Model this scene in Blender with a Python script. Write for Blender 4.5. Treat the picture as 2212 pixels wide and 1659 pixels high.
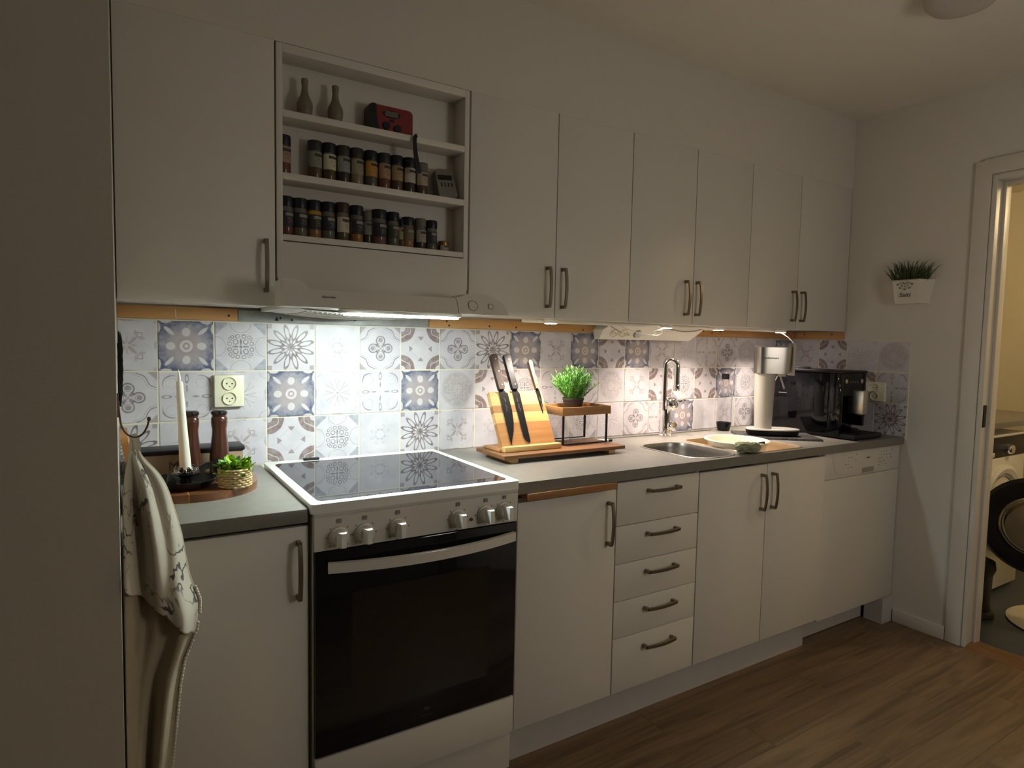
import bpy, bmesh, math, random
from mathutils import Vector, Matrix, noise
from mathutils.geometry import tessellate_polygon
random.seed(7)
S = bpy.context.scene
for o in list(bpy.data.objects): bpy.data.objects.remove(o, do_unlink=True)
COL = S.collection
PI = math.pi

# ------------------------------------------------------------------ camera
cam_d = bpy.data.cameras.new('camera'); cam = bpy.data.objects.new('camera', cam_d); COL.objects.link(cam)
CAM = Vector((-0.0906, -2.0926, 1.2883)); yaw, pitch, roll, fpx = -0.5578, -0.0663, 0.0197, 1356.83
fw = Vector((-math.sin(yaw)*math.cos(pitch), math.cos(yaw)*math.cos(pitch), math.sin(pitch)))
rt = Vector((math.cos(yaw), math.sin(yaw), 0)); up = rt.cross(fw)
r2 = math.cos(roll)*rt + math.sin(roll)*up; u2 = -math.sin(roll)*rt + math.cos(roll)*up
M = Matrix((r2, u2, -fw)).transposed().to_4x4(); M.translation = CAM
cam.matrix_world = M
cam_d.sensor_fit = 'HORIZONTAL'; cam_d.sensor_width = 36; cam_d.lens = fpx/2212*36
cam_d.clip_start = 0.05
S.camera = cam

# ------------------------------------------------------------------ world, exposure, lamp strengths
S.view_settings.view_transform = 'Standard'; S.view_settings.look = 'None'
S.view_settings.gamma = 1; S.view_settings.use_curve_mapping = False
S.view_settings.exposure = 0.9
w = bpy.data.worlds.new('world'); S.world = w; w.use_nodes = True
w.node_tree.nodes['Background'].inputs[0].default_value = (1, .8, .55, 1)
w.node_tree.nodes['Background'].inputs[1].default_value = 0.0
HOOD_COL, HOOD_W = (0.87, 1.0, 0.945), 150.0
PUCK_COL, PUCK_W, PUCK_SPOT = (1.0, 0.84, 0.70), 14.0, 13.5
BATH_COL, BATH_W = (1.0, 0.76, 0.42), 56.0
FILL_COL, FILL_W = (1.0, 0.94, 0.84), 4.2  # fill lamp added behind the viewer

# ------------------------------------------------------------------ materials
class X:
    """a float expression in a shader node tree"""
    nt = None
    def __init__(s, v): s.v = v
    @staticmethod
    def m(op, *a):
        n = X.nt.nodes.new('ShaderNodeMath'); n.operation = op
        for i, q in enumerate(a):
            q = q.v if isinstance(q, X) else q
            if isinstance(q, (int, float)): n.inputs[i].default_value = q
            else: X.nt.links.new(q, n.inputs[i])
        return X(n.outputs[0])
    def __add__(s, o): return X.m('ADD', s, o)
    __radd__ = __add__
    def __sub__(s, o): return X.m('SUBTRACT', s, o)
    def __rsub__(s, o): return X.m('SUBTRACT', o, s)
    def __mul__(s, o): return X.m('MULTIPLY', s, o)
    __rmul__ = __mul__
    def __truediv__(s, o): return X.m('DIVIDE', s, o)
def absx(a): return X.m('ABSOLUTE', a)
def mx(a, b): return X.m('MAXIMUM', a, b)
def mn(a, b): return X.m('MINIMUM', a, b)
def sq(a): return X.m('SQRT', a)
def ln(a, b): return sq(a*a + b*b)
def sinx(a): return X.m('SINE', a)
def clamp01(a): return mn(mx(a, 0.0), 1.0)
def fill(d, soft=.02): return clamp01(d*(-1/soft) + .5)          # 1 inside d<0
def line(d, w, soft=.02): return clamp01((w - absx(d))*(1/soft) + .5)
def ell(u, v, cu, cv, a, b): return (ln((u-cu)/a, (v-cv)/b) - 1.0)*min(a, b)

def newmat(name):
    m = bpy.data.materials.new(name); m.use_nodes = True
    b = m.node_tree.nodes['Principled BSDF']
    return m, m.node_tree, b
def rgb(c): return (c[0], c[1], c[2], 1)
def noise_node(nt, scale, detail=3, vec=None, rough=.5):
    n = nt.nodes.new('ShaderNodeTexNoise'); n.inputs['Scale'].default_value = scale
    n.inputs['Detail'].default_value = detail; n.inputs['Roughness'].default_value = rough
    if vec is not None: nt.links.new(vec, n.inputs['Vector'])
    return n
def mixc(nt, f, a, b):
    n = nt.nodes.new('ShaderNodeMix'); n.data_type = 'RGBA'
    for q, i in ((f, 0), (a, 6), (b, 7)):
        if isinstance(q, X): q = q.v
        if isinstance(q, (int, float)): n.inputs[i].default_value = q
        elif isinstance(q, tuple): n.inputs[i].default_value = rgb(q)
        else: nt.links.new(q, n.inputs[i])
    return n.outputs[2]
MATS = {}
def mat(name, col, rough=.5, metal=0., var=.06, scale=12., bump=0., bscale=60., coat=0., emit=None, ew=0., trans=0., ior=1.45, spec=.5):
    m, nt, b = newmat(name)
    tc = nt.nodes.new('ShaderNodeTexCoord')
    n = noise_node(nt, scale, 3, tc.outputs['Object'])
    lo = tuple(c*(1-var) for c in col); hi = tuple(min(1, c*(1+var)) for c in col)
    c = mixc(nt, n.outputs[0], lo, hi)
    nt.links.new(c, b.inputs['Base Color'])
    b.inputs['Roughness'].default_value = rough; b.inputs['Metallic'].default_value = metal
    b.inputs['Coat Weight'].default_value = coat; b.inputs['Coat Roughness'].default_value = .05
    b.inputs['Transmission Weight'].default_value = trans; b.inputs['IOR'].default_value = ior
    b.inputs['Specular IOR Level'].default_value = spec
    if emit: b.inputs['Emission Color'].default_value = rgb(emit); b.inputs['Emission Strength'].default_value = ew
    if bump:
        bn = nt.nodes.new('ShaderNodeBump'); bn.inputs['Strength'].default_value = bump; bn.inputs['Distance'].default_value = .002
        n2 = noise_node(nt, bscale, 4, tc.outputs['Object']); nt.links.new(n2.outputs[0], bn.inputs['Height'])
        nt.links.new(bn.outputs[0], b.inputs['Normal'])
    MATS[name] = m; return m
def wood(name, c1, c2, axis='x', scale=1., rough=.5, rnd=0., coat=0., c3=None, dist=.9):
    m, nt, b = newmat(name)
    tc = nt.nodes.new('ShaderNodeTexCoord'); mp = nt.nodes.new('ShaderNodeMapping')
    st = {'x': (1.2, 22, 22), 'y': (22, 1.2, 22), 'z': (22, 22, 1.2)}[axis]
    mp.inputs['Scale'].default_value = tuple(q*scale for q in st)
    vec = tc.outputs['Object']
    oi = nt.nodes.new('ShaderNodeObjectInfo')
    va = nt.nodes.new('ShaderNodeVectorMath'); va.operation = 'ADD'
    sc = nt.nodes.new('ShaderNodeVectorMath'); sc.operation = 'SCALE'; sc.inputs['Scale'].default_value = 17.0
    cx = nt.nodes.new('ShaderNodeCombineXYZ')
    for i in range(3): nt.links.new(oi.outputs['Random'], cx.inputs[i])
    nt.links.new(cx.outputs[0], sc.inputs[0]); nt.links.new(vec, va.inputs[0]); nt.links.new(sc.outputs[0], va.inputs[1])
    nt.links.new(va.outputs[0], mp.inputs['Vector'])
    n = noise_node(nt, 1.6, 6, mp.outputs[0], .62); n.inputs['Distortion'].default_value = dist
    X.nt = nt
    f = clamp01((X(n.outputs[0]) - .5)*2.4 + .5)
    c = mixc(nt, f, c1, c2)
    if rnd:
        k = clamp01(X(oi.outputs['Random']))
        c = mixc(nt, k*rnd, c, c3 or c1)
    nt.links.new(c, b.inputs['Base Color'])
    b.inputs['Roughness'].default_value = rough
    b.inputs['Coat Weight'].default_value = coat; b.inputs['Coat Roughness'].default_value = .15
    bn = nt.nodes.new('ShaderNodeBump'); bn.inputs['Strength'].default_value = .15; bn.inputs['Distance'].default_value = .001
    nt.links.new(n.outputs[0], bn.inputs['Height']); nt.links.new(bn.outputs[0], b.inputs['Normal'])
    MATS[name] = m; return m

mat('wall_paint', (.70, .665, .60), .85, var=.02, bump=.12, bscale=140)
mat('wall_dimmed', (.52, .475, .40), .85, var=.02, bump=.12, bscale=140)  # wall paint darkened to put the left wall's dimness into its colour
mat('dark_unseen_wall', (.22, .19, .15), .85, var=.03)  # unseen walls, coloured dark to cut the light they bounce
mat('ceiling_paint', (.72, .69, .62), .9, var=.02, bump=.1, bscale=90)
mat('cabinet_white', (.72, .69, .63), .42, var=.015, scale=3)
mat('cabinet_inside', (.60, .57, .51), .6, var=.02)
mat('plinth_grey', (.55, .53, .51), .6, var=.04)
mat('trim_white', (.72, .68, .61), .4, var=.02)
mat('grout', (.78, .73, .56), .9, var=.05, scale=40)
mat('laminate', (.20, .188, .166), .40, var=.16, scale=30)
mat('enamel', (.82, .84, .80), .18, var=.01, coat=.3)
mat('enamel_panel', (.68, .655, .60), .35, var=.01)
mat('ceran', (.010, .010, .014), .03, var=.1, spec=.25)
mat('oven_glass', (.006, .006, .009), .06, var=.1, coat=.25)
mat('oven_window', (.016, .012, .008), .10, var=.3, scale=8)
mat('black_plastic', (.010, .010, .012), .42, var=.1, spec=.35)
mat('black_gloss', (.004, .004, .006), .05, var=.1, spec=.4)
mat('black_metal', (.02, .019, .018), .32, .6, var=.2)
mat('nickel', (.24, .21, .16), .34, 1., var=.08, scale=40)
mat('chrome', (.86, .86, .86), .06, 1., var=.02)
mat('steel', (.36, .35, .33), .34, 1., var=.16, scale=160)
mat('steel_tan', (.55, .42, .27), .38, .75, var=.1, scale=30)
mat('brushed_steel', (.62, .58, .53), .32, 1., var=.05, scale=30)
mat('galvanised', (.42, .45, .44), .5, .6, var=.35, scale=25)
mat('white_plastic', (.80, .78, .70), .35, var=.02)
mat('cream_plastic', (.82, .80, .62), .30, var=.02)
mat('grey_plastic', (.33, .31, .28), .5, var=.08)
mat('timer_grey', (.20, .185, .16), .5, var=.05)
mat('socket_well', (.80, .77, .58), .4, var=.05)
mat('dark_hole', (.02, .02, .02), .8, var=.1)
mat('faint_print', (.045, .042, .04), .6, var=.1)
mat('brown_print', (.10, .085, .07), .7, var=.2)
mat('grey_print', (.22, .20, .17), .7, var=.2)
mat('red_plastic', (.20, .010, .016), .35, var=.06)
mat('indicator', (.20, .035, .01), .4, var=.1)
mat('candle_wax', (.84, .80, .70), .55, var=.02)
mat('mill_wood', (.065, .021, .012), .25, var=.35, scale=18, coat=.5)
mat('mill_black', (.015, .012, .012), .2, var=.1, coat=.5)
mat('kraft', (.30, .215, .14), .8, var=.12, scale=25)
mat('seagrass', (.52, .40, .20), .75, var=.25, scale=60)
mat('leaf_lime', (.30, .50, .03), .45, var=.35, scale=30)
mat('leaf_green', (.11, .30, .05), .45, var=.45, scale=35)
mat('grass_dark', (.045, .075, .018), .6, var=.5, scale=40)
mat('pot_black', (.035, .024, .018), .55, var=.12)
mat('ceramic', (.74, .70, .62), .12, var=.03, coat=.5)
mat('soda_white', (.46, .445, .40), .38, var=.02)
mat('tub_white', (.90, .84, .68), .3, var=.02)
mat('mat_fibre', (.045, .043, .042), .95, var=.5, scale=120, bump=1., bscale=220)
mat('cloth_green', (.27, .29, .19), .95, var=.18, scale=50, bump=.3, bscale=260)
mat('knife_black', (.012, .012, .013), .34, .3, var=.1)
mat('rivet', (.75, .72, .66), .25, 1., var=.02)
mat('copper_edge', (.30, .125, .04), .35, var=.15)
mat('vase_glaze', (.19, .165, .125), .45, var=.35, scale=45)
mat('lamp_opal', (.48, .45, .41), .35, var=.02)
mat('bath_floor', (.055, .065, .078), .4, var=.25, scale=14)
mat('bath_wall', (.74, .68, .54), .7, var=.02)
mat('wm_white', (.74, .73, .68), .25, var=.01)
mat('rug', (.66, .60, .46), .95, var=.15, scale=80, bump=.8, bscale=200)
mat('loop_fabric', (.52, .48, .40), .9, var=.1, scale=80)
mat('feather', (.012, .010, .009), .9, var=.4)
mat('rust_wire', (.10, .055, .03), .5, .5, var=.3, scale=60)
mat('clear_pet', (.96, .96, .97), .02, trans=1., ior=1.3, var=.01)
mat('wm_glass', (.20, .17, .12), .05, var=.2, coat=.8)
wood('pine', (.50, .25, .085), (.62, .34, .13), 'x', .7, .6)
wood('pine_y', (.50, .25, .085), (.62, .34, .13), 'y', .7, .6)
wood('acacia', (.105, .042, .014), (.25, .11, .037), 'x', 1.3, .45)
wood('acacia_light', (.50, .30, .10), (.66, .44, .18), 'x', 1.0, .45)
wood('acacia_mid', (.30, .13, .04), (.44, .22, .08), 'x', 1.2, .45)
wood('bamboo', (.27, .125, .04), (.38, .195, .07), 'x', 1.2, .5)
wood('walnut', (.13, .05, .017), (.27, .115, .04), 'x', 1.4, .3, coat=.4)
wood('board_orange', (.40, .17, .045), (.52, .25, .08), 'z', 1.0, .5)
wood('handle_brown', (.04, .022, .013), (.085, .05, .028), 'z', 1.6, .5)
wood('handle_tan', (.24, .14, .065), (.34, .21, .11), 'z', 1.6, .5)
wood('floor_plank', (.075, .044, .023), (.26, .168, .088), 'x', .5, .42, rnd=.28, c3=(.25, .16, .085), dist=2.2)
wood('sill_brown', (.16, .075, .03), (.24, .12, .05), 'y', 1.0, .4)

def emat(name, col, strength):
    m, nt, b = newmat(name); X.nt = nt
    tc = nt.nodes.new('ShaderNodeTexCoord'); n = noise_node(nt, 5, 1, tc.outputs['Object'])
    b.inputs['Base Color'].default_value = (.9, .9, .9, 1)
    b.inputs['Emission Color'].default_value = rgb(col)
    s = X(n.outputs[0])*.02 + 1.0; s = s*strength
    nt.links.new(s.v, b.inputs['Emission Strength']); MATS[name] = m
emat('hood_light', HOOD_COL, HOOD_W)
emat('puck_light', PUCK_COL, PUCK_W)
emat('bath_light', BATH_COL, BATH_W)
emat('fill_light', FILL_COL, FILL_W)

# ---- tile prints: vintage patterned ceramic
TH = .0735
BROWN, BLUE, DARK = (.225, .16, .155), (.085, .105, .18), (.115, .095, .10)
def tile_mat(kind):
    m, nt, b = newmat('tile_'+kind); X.nt = nt
    tc = nt.nodes.new('ShaderNodeTexCoord'); sp = nt.nodes.new('ShaderNodeSeparateXYZ')
    nt.links.new(tc.outputs['Object'], sp.inputs[0])
    oi = nt.nodes.new('ShaderNodeObjectInfo')
    oa = nt.nodes.new('ShaderNodeVectorMath'); oa.operation = 'ADD'
    cb = nt.nodes.new('ShaderNodeCombineXYZ'); rr = X(oi.outputs['Random'])*9.0
    nt.links.new(rr.v, cb.inputs[0]); nt.links.new(rr.v, cb.inputs[2])
    nt.links.new(tc.outputs['Object'], oa.inputs[0]); nt.links.new(cb.outputs[0], oa.inputs[1])
    wob = noise_node(nt, 26, 2, oa.outputs[0]); wo = (X(wob.outputs[0]) - .5)*.06
    u = X(sp.outputs[0])*(1/TH) + wo; v = X(sp.outputs[2])*(1/TH) - wo
    a, c = absx(u), absx(v); p, q = mx(a, c), mn(a, c)
    s, t = (a+c)*.7071, (a-c)*.7071
    r = ln(u, v); th = X.m('ARCTAN2', v, u)
    def fold(n, off=0.):
        w_ = 2*PI/n
        f = X.m('FLOORED_MODULO', th + (off + 2*PI), w_) - w_/2
        return r*X.m('COSINE', f), r*sinx(f)
    wear = noise_node(nt, 55, 5, oa.outputs[0], .65); cloud = noise_node(nt, 14, 4, oa.outputs[0])
    we = clamp01((X(wear.outputs[0]) - .30)*3.2)
    base = mixc(nt, clamp01((X(cloud.outputs[0]) - .35)*2.5), (.56, .535, .585), (.68, .655, .69))
    edge = fill((1.0 - p)*1.0 - .04, .06)
    layers = []
    if kind == 'A':
        bg = clamp01(r*1.25 - .30)
        layers = [(bg*(.55 + we*.5), BLUE), (clamp01((1.0 - r)*1.25)*.85, (.34, .265, .26))]
        wh = mx(mx(line(r - .19, .055), fill(ell(p, q, .56, 0, .17, .15))), fill(r - .075))
        wh = mx(wh, fill(ell(s, absx(t), .86, 0, .22, .075))); wh = mx(wh, fill(ell(p, q, 1.0, .72, .10, .20)))
        layers.append((wh*.9, (.66, .62, .62)))
    elif kind == 'B':
        x2, y2 = fold(12)
        ink = line(ell(x2, y2, .64, 0, .31, .095), .021, .02)
        x3, y3 = fold(6); ink = mx(ink, line(ell(x3, y3, .24, 0, .24, .06), .015))
        x4, y4 = fold(6, PI/6); ink = mx(ink, line(ell(x4, y4, .22, 0, .20, .06), .015))
        ink = mx(ink, line(r - .08, .012))
        layers = [(fill(mx(.80 - a, .80 - c))*.6, BROWN), (ink*(.6 + we*.4), (.16, .12, .12))]
    elif kind == 'C':
        d = mn(ln(p - .36, q) - .20, r - .24)
        ink = mx(line(d, .030), line(d + .085, .012)*.8)
        wavy = s - .93 + sinx(t*9.0)*.05
        ink = mx(ink, mx(line(wavy, .020), line(wavy + .09, .012)*.5)*fill(p - .97))
        layers = [(fill(1.18 - s, .05)*.55, BROWN), (fill(ln(p - .38, q) - .095)*.7, BROWN),
                  (mx(fill(ell(s, t, .17, 0, .12, .05)), line(r - .02, .02))*.7, BROWN), (ink*(.55 + we*.4), (.16, .155, .185))]
    elif kind == 'D':
        dc = ln(a - 1.0, c - 1.0)
        disc = fill(dc - .70)*(1.0 - fill(dc - .20))
        layers = [(disc*(.62 + we*.38), BROWN), (line(dc - .45 + sinx(t*11.0)*.04, .02)*.9, (.60, .56, .56)),
                  (fill(mx(absx(q)*1.0 - (p - .40)*.75, p - .60))*fill(.40 - p)*.7, BROWN),
                  (line(ln(p - .2, q) - .30, .010)*.25, DARK)]
    elif kind == 'E':
        x2, y2 = fold(8)
        layers = [((line(r - .22, .03)*.2 + line(ell(x2, y2, .35, 0, .12, .06), .02)*.22)*we, DARK)]
    elif kind == 'F':
        dtri = fill(mx(1.02 - s, absx(t) - .32))*fill(.42 - ln(a - 1.0, c))*fill(.42 - ln(a, c - 1.0))
        ink = mx(line(ln(a - .20, c - .20) - .095, .018), line(ln(p - .43, q - .12) - .075, .016))
        ink = mx(ink, line(ln(p - .40, q - .32) - .06, .014)); ink = mx(ink, fill(ell(p, q, .20, 0, .14, .035)))
        ink = mx(ink, fill(r - .05)); arc = mx(line(ln(p - 1.0, q) - .42, .010), line(ln(p - .78, q - .10) - .3, .008)*.4)
        layers = [(dtri*(.35 + we*.5), (.26, .28, .345)), (ink*(.4 + we*.5), DARK), (arc*.5, DARK)]
    elif kind == 'G':
        ink = mx(fill(ell(p, q, .32, 0, .13, .04))*.8, line(ell(p, q, .72, 0, .15, .06), .014))
        arc = line(ln(a - .50, c - .50) - .36, .028)*fill(.92 - s, .2)
        arc2 = line(ln(a - .55, c - .55) - .20, .012)*.35
        layers = [(mx(ink, mx(arc*.9, arc2))*(.35 + we*.5), DARK), (edge*.12, BROWN)]
    elif kind == 'H':
        x2, y2 = fold(8, PI/8)
        ink = line(absx(y2) - (x2*x2)*.30, .014)*fill(r - .62)*(1.0 - fill(r - .10))
        ink = mx(ink, fill(r - .06))
        layers = [(ink*(.35 + we*.4), (.33, .29, .29)), (fill(ell(p, q, 1.02, .0, .10, .28))*.4*we, BROWN),
                  (line(ln(a - 1.0, c - 1.0) - .30, .02)*.35*we, BROWN)]
    elif kind == 'I':
        x2, y2 = fold(8); x3, y3 = fold(8, PI/8)
        layers = [(fill(r - .86, .2)*(.30 + we*.35), (.36, .32, .325)),
                  (fill(ell(x2, y2, .16, 0, .11, .04))*.7, (.62, .58, .57)), (line(ell(x3, y3, .45, 0, .16, .10), .02)*.55, (.61, .575, .565)),
                  (fill(ell(x2, y2, .70, 0, .08, .07))*.55, (.60, .56, .56)), (line(ln(a - 1.0, c - 1.0) - .42, .03)*.5*we, (.60, .57, .56)),
                  (line(r - .32, .012)*.4, DARK)]
    elif kind == 'J':
        ink = fill(ell(s, t, .26, 0, .20, .065)); ink = mx(ink, line(absx(s - .60) + absx(t) - .12, .03))
        ink = mx(ink, fill(ell(p, q, .50, .28, .12, .05))*.6); ink = mx(ink, fill(ell(p, q, .22, 0, .12, .03))*.7)
        layers = [(ink*(.35 + we*.5), (.34, .27, .265)), (fill(ell(p, q, 1.02, 0, .10, .22))*.5*we, BROWN), (fill(ell(s, t, 1.42, 0, .14, .2))*.4*we, BROWN)]
    col = base
    for f, cc in layers: col = mixc(nt, clamp01(f), col, cc)
    nt.links.new(col, b.inputs['Base Color'])
    b.inputs['Roughness'].default_value = .34
    bn = nt.nodes.new('ShaderNodeBump'); bn.inputs['Strength'].default_value = .12; bn.inputs['Distance'].default_value = .002
    nt.links.new(cloud.outputs[0], bn.inputs['Height']); nt.links.new(bn.outputs[0], b.inputs['Normal'])
    MATS['tile_'+kind] = m
for k in 'ABCDEFGHIJ': tile_mat(k)

def label_mat(name, col, ink=(.03, .03, .035), z0=.03, z1=.072):
    """paper jar label: dark brand band near the top and rows of print below"""
    m, nt, b = newmat(name); X.nt = nt
    tc = nt.nodes.new('ShaderNodeTexCoord'); sp = nt.nodes.new('ShaderNodeSeparateXYZ'); nt.links.new(tc.outputs['Object'], sp.inputs[0])
    z = (X(sp.outputs[2]) - z0)*(1/(z1-z0)); x = X(sp.outputs[0])
    nn = noise_node(nt, 420, 2, tc.outputs['Object'])
    band = line(z - .80, .10, .02)*line(x - .003, .013, .001)
    rows = mx(line(z - .55, .04, .02), mx(line(z - .42, .04, .02), line(z - .28, .03, .02)))*line(x - .004, .009, .001)
    rows = rows*clamp01((X(nn.outputs[0]) - .45)*8.0)
    c = mixc(nt, mx(band*.95, rows*.7), col, ink)
    nt.links.new(c, b.inputs['Base Color']); b.inputs['Roughness'].default_value = .6
    MATS[name] = m; return name

# ------------------------------------------------------------------ geometry helpers
def world_of(o):
    p = Vector((0, 0, 0))
    while o is not None: p += o.location; o = o.parent
    return p
def thing(name, label, cat, loc=(0, 0, 0), group=None):
    o = bpy.data.objects.new(name, None); COL.objects.link(o); o.location = loc
    o.empty_display_size = .05
    return tag(o, label, cat, group)
def tag(o, label, cat, group=None, kind=None):
    o['label'] = label; o['category'] = cat
    if group: o['group'] = group
    if kind: o['kind'] = kind
    return o
def obj(name, bm, m, parent=None, smooth=False, loc=None, bevel=0., seg=2, angle=35):
    """bm in world coordinates -> one mesh object (origin at loc or at the parent)"""
    if bevel:
        es = [e for e in bm.edges if len(e.link_faces) == 2 and e.calc_face_angle(0) > math.radians(40)]
        bmesh.ops.bevel(bm, geom=es, offset=bevel, segments=seg, profile=.5, affect='EDGES', clamp_overlap=True)
    pw = world_of(parent) if parent else Vector((0, 0, 0))
    org = Vector(loc) if loc is not None else (pw if parent else None)
    if org is None:
        vs = [v.co for v in bm.verts]
        org = Vector(((min(v.x for v in vs)+max(v.x for v in vs))/2, (min(v.y for v in vs)+max(v.y for v in vs))/2, min(v.z for v in vs)))
    bmesh.ops.translate(bm, verts=bm.verts, vec=-org)
    bmesh.ops.recalc_face_normals(bm, faces=bm.faces)
    me = bpy.data.meshes.new(name); bm.to_mesh(me); bm.free()
    me.materials.append(MATS[m] if isinstance(m, str) else m)
    if smooth or bevel:
        for p in me.polygons: p.use_smooth = True
        me.set_sharp_from_angle(angle=math.radians(angle))
    o = bpy.data.objects.new(name, me); COL.objects.link(o)
    if parent: o.parent = parent
    o.location = org - pw
    return o
def B(*boxes):
    bm = bmesh.new()
    for b in boxes: add_box(bm, *b)
    return bm
def add_box(bm, x0, x1, y0, y1, z0, z1, mtx=None):
    g = bmesh.ops.create_cube(bm, size=1)['verts']
    for v in g:
        v.co = Vector((x0+(v.co.x+.5)*(x1-x0), y0+(v.co.y+.5)*(y1-y0), z0+(v.co.z+.5)*(z1-z0)))
        if mtx: v.co = mtx @ v.co
    return bm
def add_lathe(bm, prof, c=(0, 0, 0), seg=32, mtx=None, caps=True, wave=None):
    rings = []
    for r, z in prof:
        ring = []
        for i in range(seg):
            a = 2*PI*i/seg; rr = r*(1+(wave(a, z) if wave else 0))
            co = Vector((rr*math.cos(a), rr*math.sin(a), z))
            if mtx: co = mtx @ co
            ring.append(bm.verts.new(co+Vector(c)))
        rings.append(ring)
    for j in range(len(rings)-1):
        for i in range(seg):
            k = (i+1) % seg
            bm.faces.new((rings[j][i], rings[j][k], rings[j+1][k], rings[j+1][i]))
    if caps:
        if prof[0][0] > 1e-6: bm.faces.new(rings[0][::-1])
        if prof[-1][0] > 1e-6: bm.faces.new(rings[-1])
    return bm
def lathe(prof, c=(0, 0, 0), seg=32, mtx=None, caps=True, wave=None):
    return add_lathe(bmesh.new(), prof, c, seg, mtx, caps, wave)
def sweep(bm, path, prof, upv=(0, 0, 1), closed=False, caps=True, scale=None):
    """profile [(a,b)] swept on path; a along side, b along up"""
    P = [Vector(p) for p in path]; n = len(P); rings = []; U = Vector(upv)
    for i in range(n):
        if closed: t = P[(i+1) % n]-P[i-1]
        else: t = P[min(i+1, n-1)]-P[max(i-1, 0)]
        t.normalize(); s = t.cross(U)
        if s.length < 1e-4: s = t.cross(Vector((1, 0, 0)))
        s.normalize(); u = s.cross(t).normalized(); U = u if upv is None else U
        k = scale[i] if scale else 1
        rings.append([bm.verts.new(P[i]+s*a*k+u*b_*k) for a, b_ in prof])
    m = len(prof)
    for j in range(n if closed else n-1):
        A, C = rings[j], rings[(j+1) % n]
        for i in range(m): bm.faces.new((A[i], A[(i+1) % m], C[(i+1) % m], C[i]))
    if caps and not closed: bm.faces.new(rings[0][::-1]); bm.faces.new(rings[-1])
    return bm
def circ(r, n=10): return [(r*math.cos(2*PI*i/n), r*math.sin(2*PI*i/n)) for i in range(n)]
def tube(path, r, n=10, upv=(0, 0, 1), closed=False, bm=None, scale=None):
    return sweep(bm or bmesh.new(), path, circ(r, n), upv, closed, scale=scale)
def smooth_path(pts, n=8):
    pts = [Vector(p) for p in pts]; out = []
    for i in range(len(pts)-1):
        p0, p1, p2, p3 = pts[max(i-1, 0)], pts[i], pts[i+1], pts[min(i+2, len(pts)-1)]
        for k in range(n):
            t = k/n
            out.append(.5*((2*p1)+(-p0+p2)*t+(2*p0-5*p1+4*p2-p3)*t*t+(-p0+3*p1-3*p2+p3)*t**3))
    out.append(pts[-1]); return out
def prism(poly, fn0, fn1, bm=None):
    """2D polygon -> two caps by mapping functions and side walls"""
    bm = bm or bmesh.new()
    A = [bm.verts.new(fn0(*p)) for p in poly]; C = [bm.verts.new(fn1(*p)) for p in poly]
    bm.faces.new(A[::-1]); bm.faces.new(C); n = len(poly)
    for i in range(n): bm.faces.new((A[i], A[(i+1) % n], C[(i+1) % n], C[i]))
    return bm
def rrect(x0, x1, y0, y1, r, n=6):
    out = []
    for cx, cy, a0 in ((x1-r, y1-r, 0), (x0+r, y1-r, 90), (x0+r, y0+r, 180), (x1-r, y0+r, 270)):
        for i in range(n+1):
            a = math.radians(a0+90*i/n); out.append((cx+r*math.cos(a), cy+r*math.sin(a)))
    return out
def text(name, s, size, mtx, m, parent, ext=.0004, font_shear=0., space=1.):
    cu = bpy.data.curves.new(name, 'FONT'); cu.body = s; cu.size = size; cu.extrude = ext; cu.align_x = 'CENTER'; cu.align_y = 'CENTER'
    cu.shear = font_shear; cu.space_character = space; cu.resolution_u = 3
    t = bpy.data.objects.new(name, cu); COL.objects.link(t)
    dg = bpy.context.evaluated_depsgraph_get(); me = bpy.data.meshes.new_from_object(t.evaluated_get(dg))
    bpy.data.objects.remove(t); bpy.data.curves.remove(cu)
    me.transform(mtx); bm = bmesh.new(); bm.from_mesh(me); bpy.data.meshes.remove(me)
    return obj(name, bm, m, parent)
def facing(loc, x, y):
    """matrix: text x axis, text up axis"""
    x = Vector(x).normalized(); y = Vector(y).normalized(); z = x.cross(y)
    mt = Matrix((x, y, z)).transposed().to_4x4(); mt.translation = Vector(loc); return mt
FRONT = ((1, 0, 0), (0, 0, 1))
def dup(o, parent, loc=None, rot=None):
    c = o.copy(); COL.objects.link(c); c.parent = parent
    if loc is not None: c.location = loc
    if rot is not None: c.rotation_euler = rot
    return c

# ================================================================== SETTING
XL, XR, ZC, YB = -.098, 3.0135, 2.41, -4.3
Z = .884                                               # worktop height
def struct(name, bm, m, label, cat='wall', **k):
    return tag(obj(name, bm, m, **k), label, cat, kind='structure')
floor = struct('floor', B((-1.7, XR, YB, .1, -.06, -.0065)), 'dark_hole', 'brown wood-look plank floor of the kitchen', 'floor')
pb = obj('plank', B((0, 1.199, 0, .1194, -.006, 0)), 'floor_plank', floor, bevel=.0005, seg=1, loc=(0, 0, 0))
first = True
for j in range(32):
    off = -1.7-((j*.47) % 1.2)
    for i in range(6):
        x = off+i*1.2
        if x > XR-.02 or x+1.2 < -1.7: continue
        lc = Vector((x, -.42-(j+1)*.12, 0))
        if first: o = pb; first = False
        else: o = dup(pb, floor)
        o.location = lc - floor.location
        x0, x1 = max(x, -1.7), min(x+1.199, XR)
        o.location.x = x0 - floor.location.x; o.scale.x = (x1-x0)/1.199
struct('ceiling', B((-1.7, XR+.09, YB, .1, ZC, ZC+.08)), 'ceiling_paint', 'off-white painted kitchen ceiling', 'ceiling')
wall_back = struct('wall_back', B((XL-.02, XR+.09, .0045, .12, 0, ZC)), 'wall_paint', 'white back wall carrying the patterned tile backsplash and cabinets')
DY0, DY1, DZ = -.893, -1.70, 2.02
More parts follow.
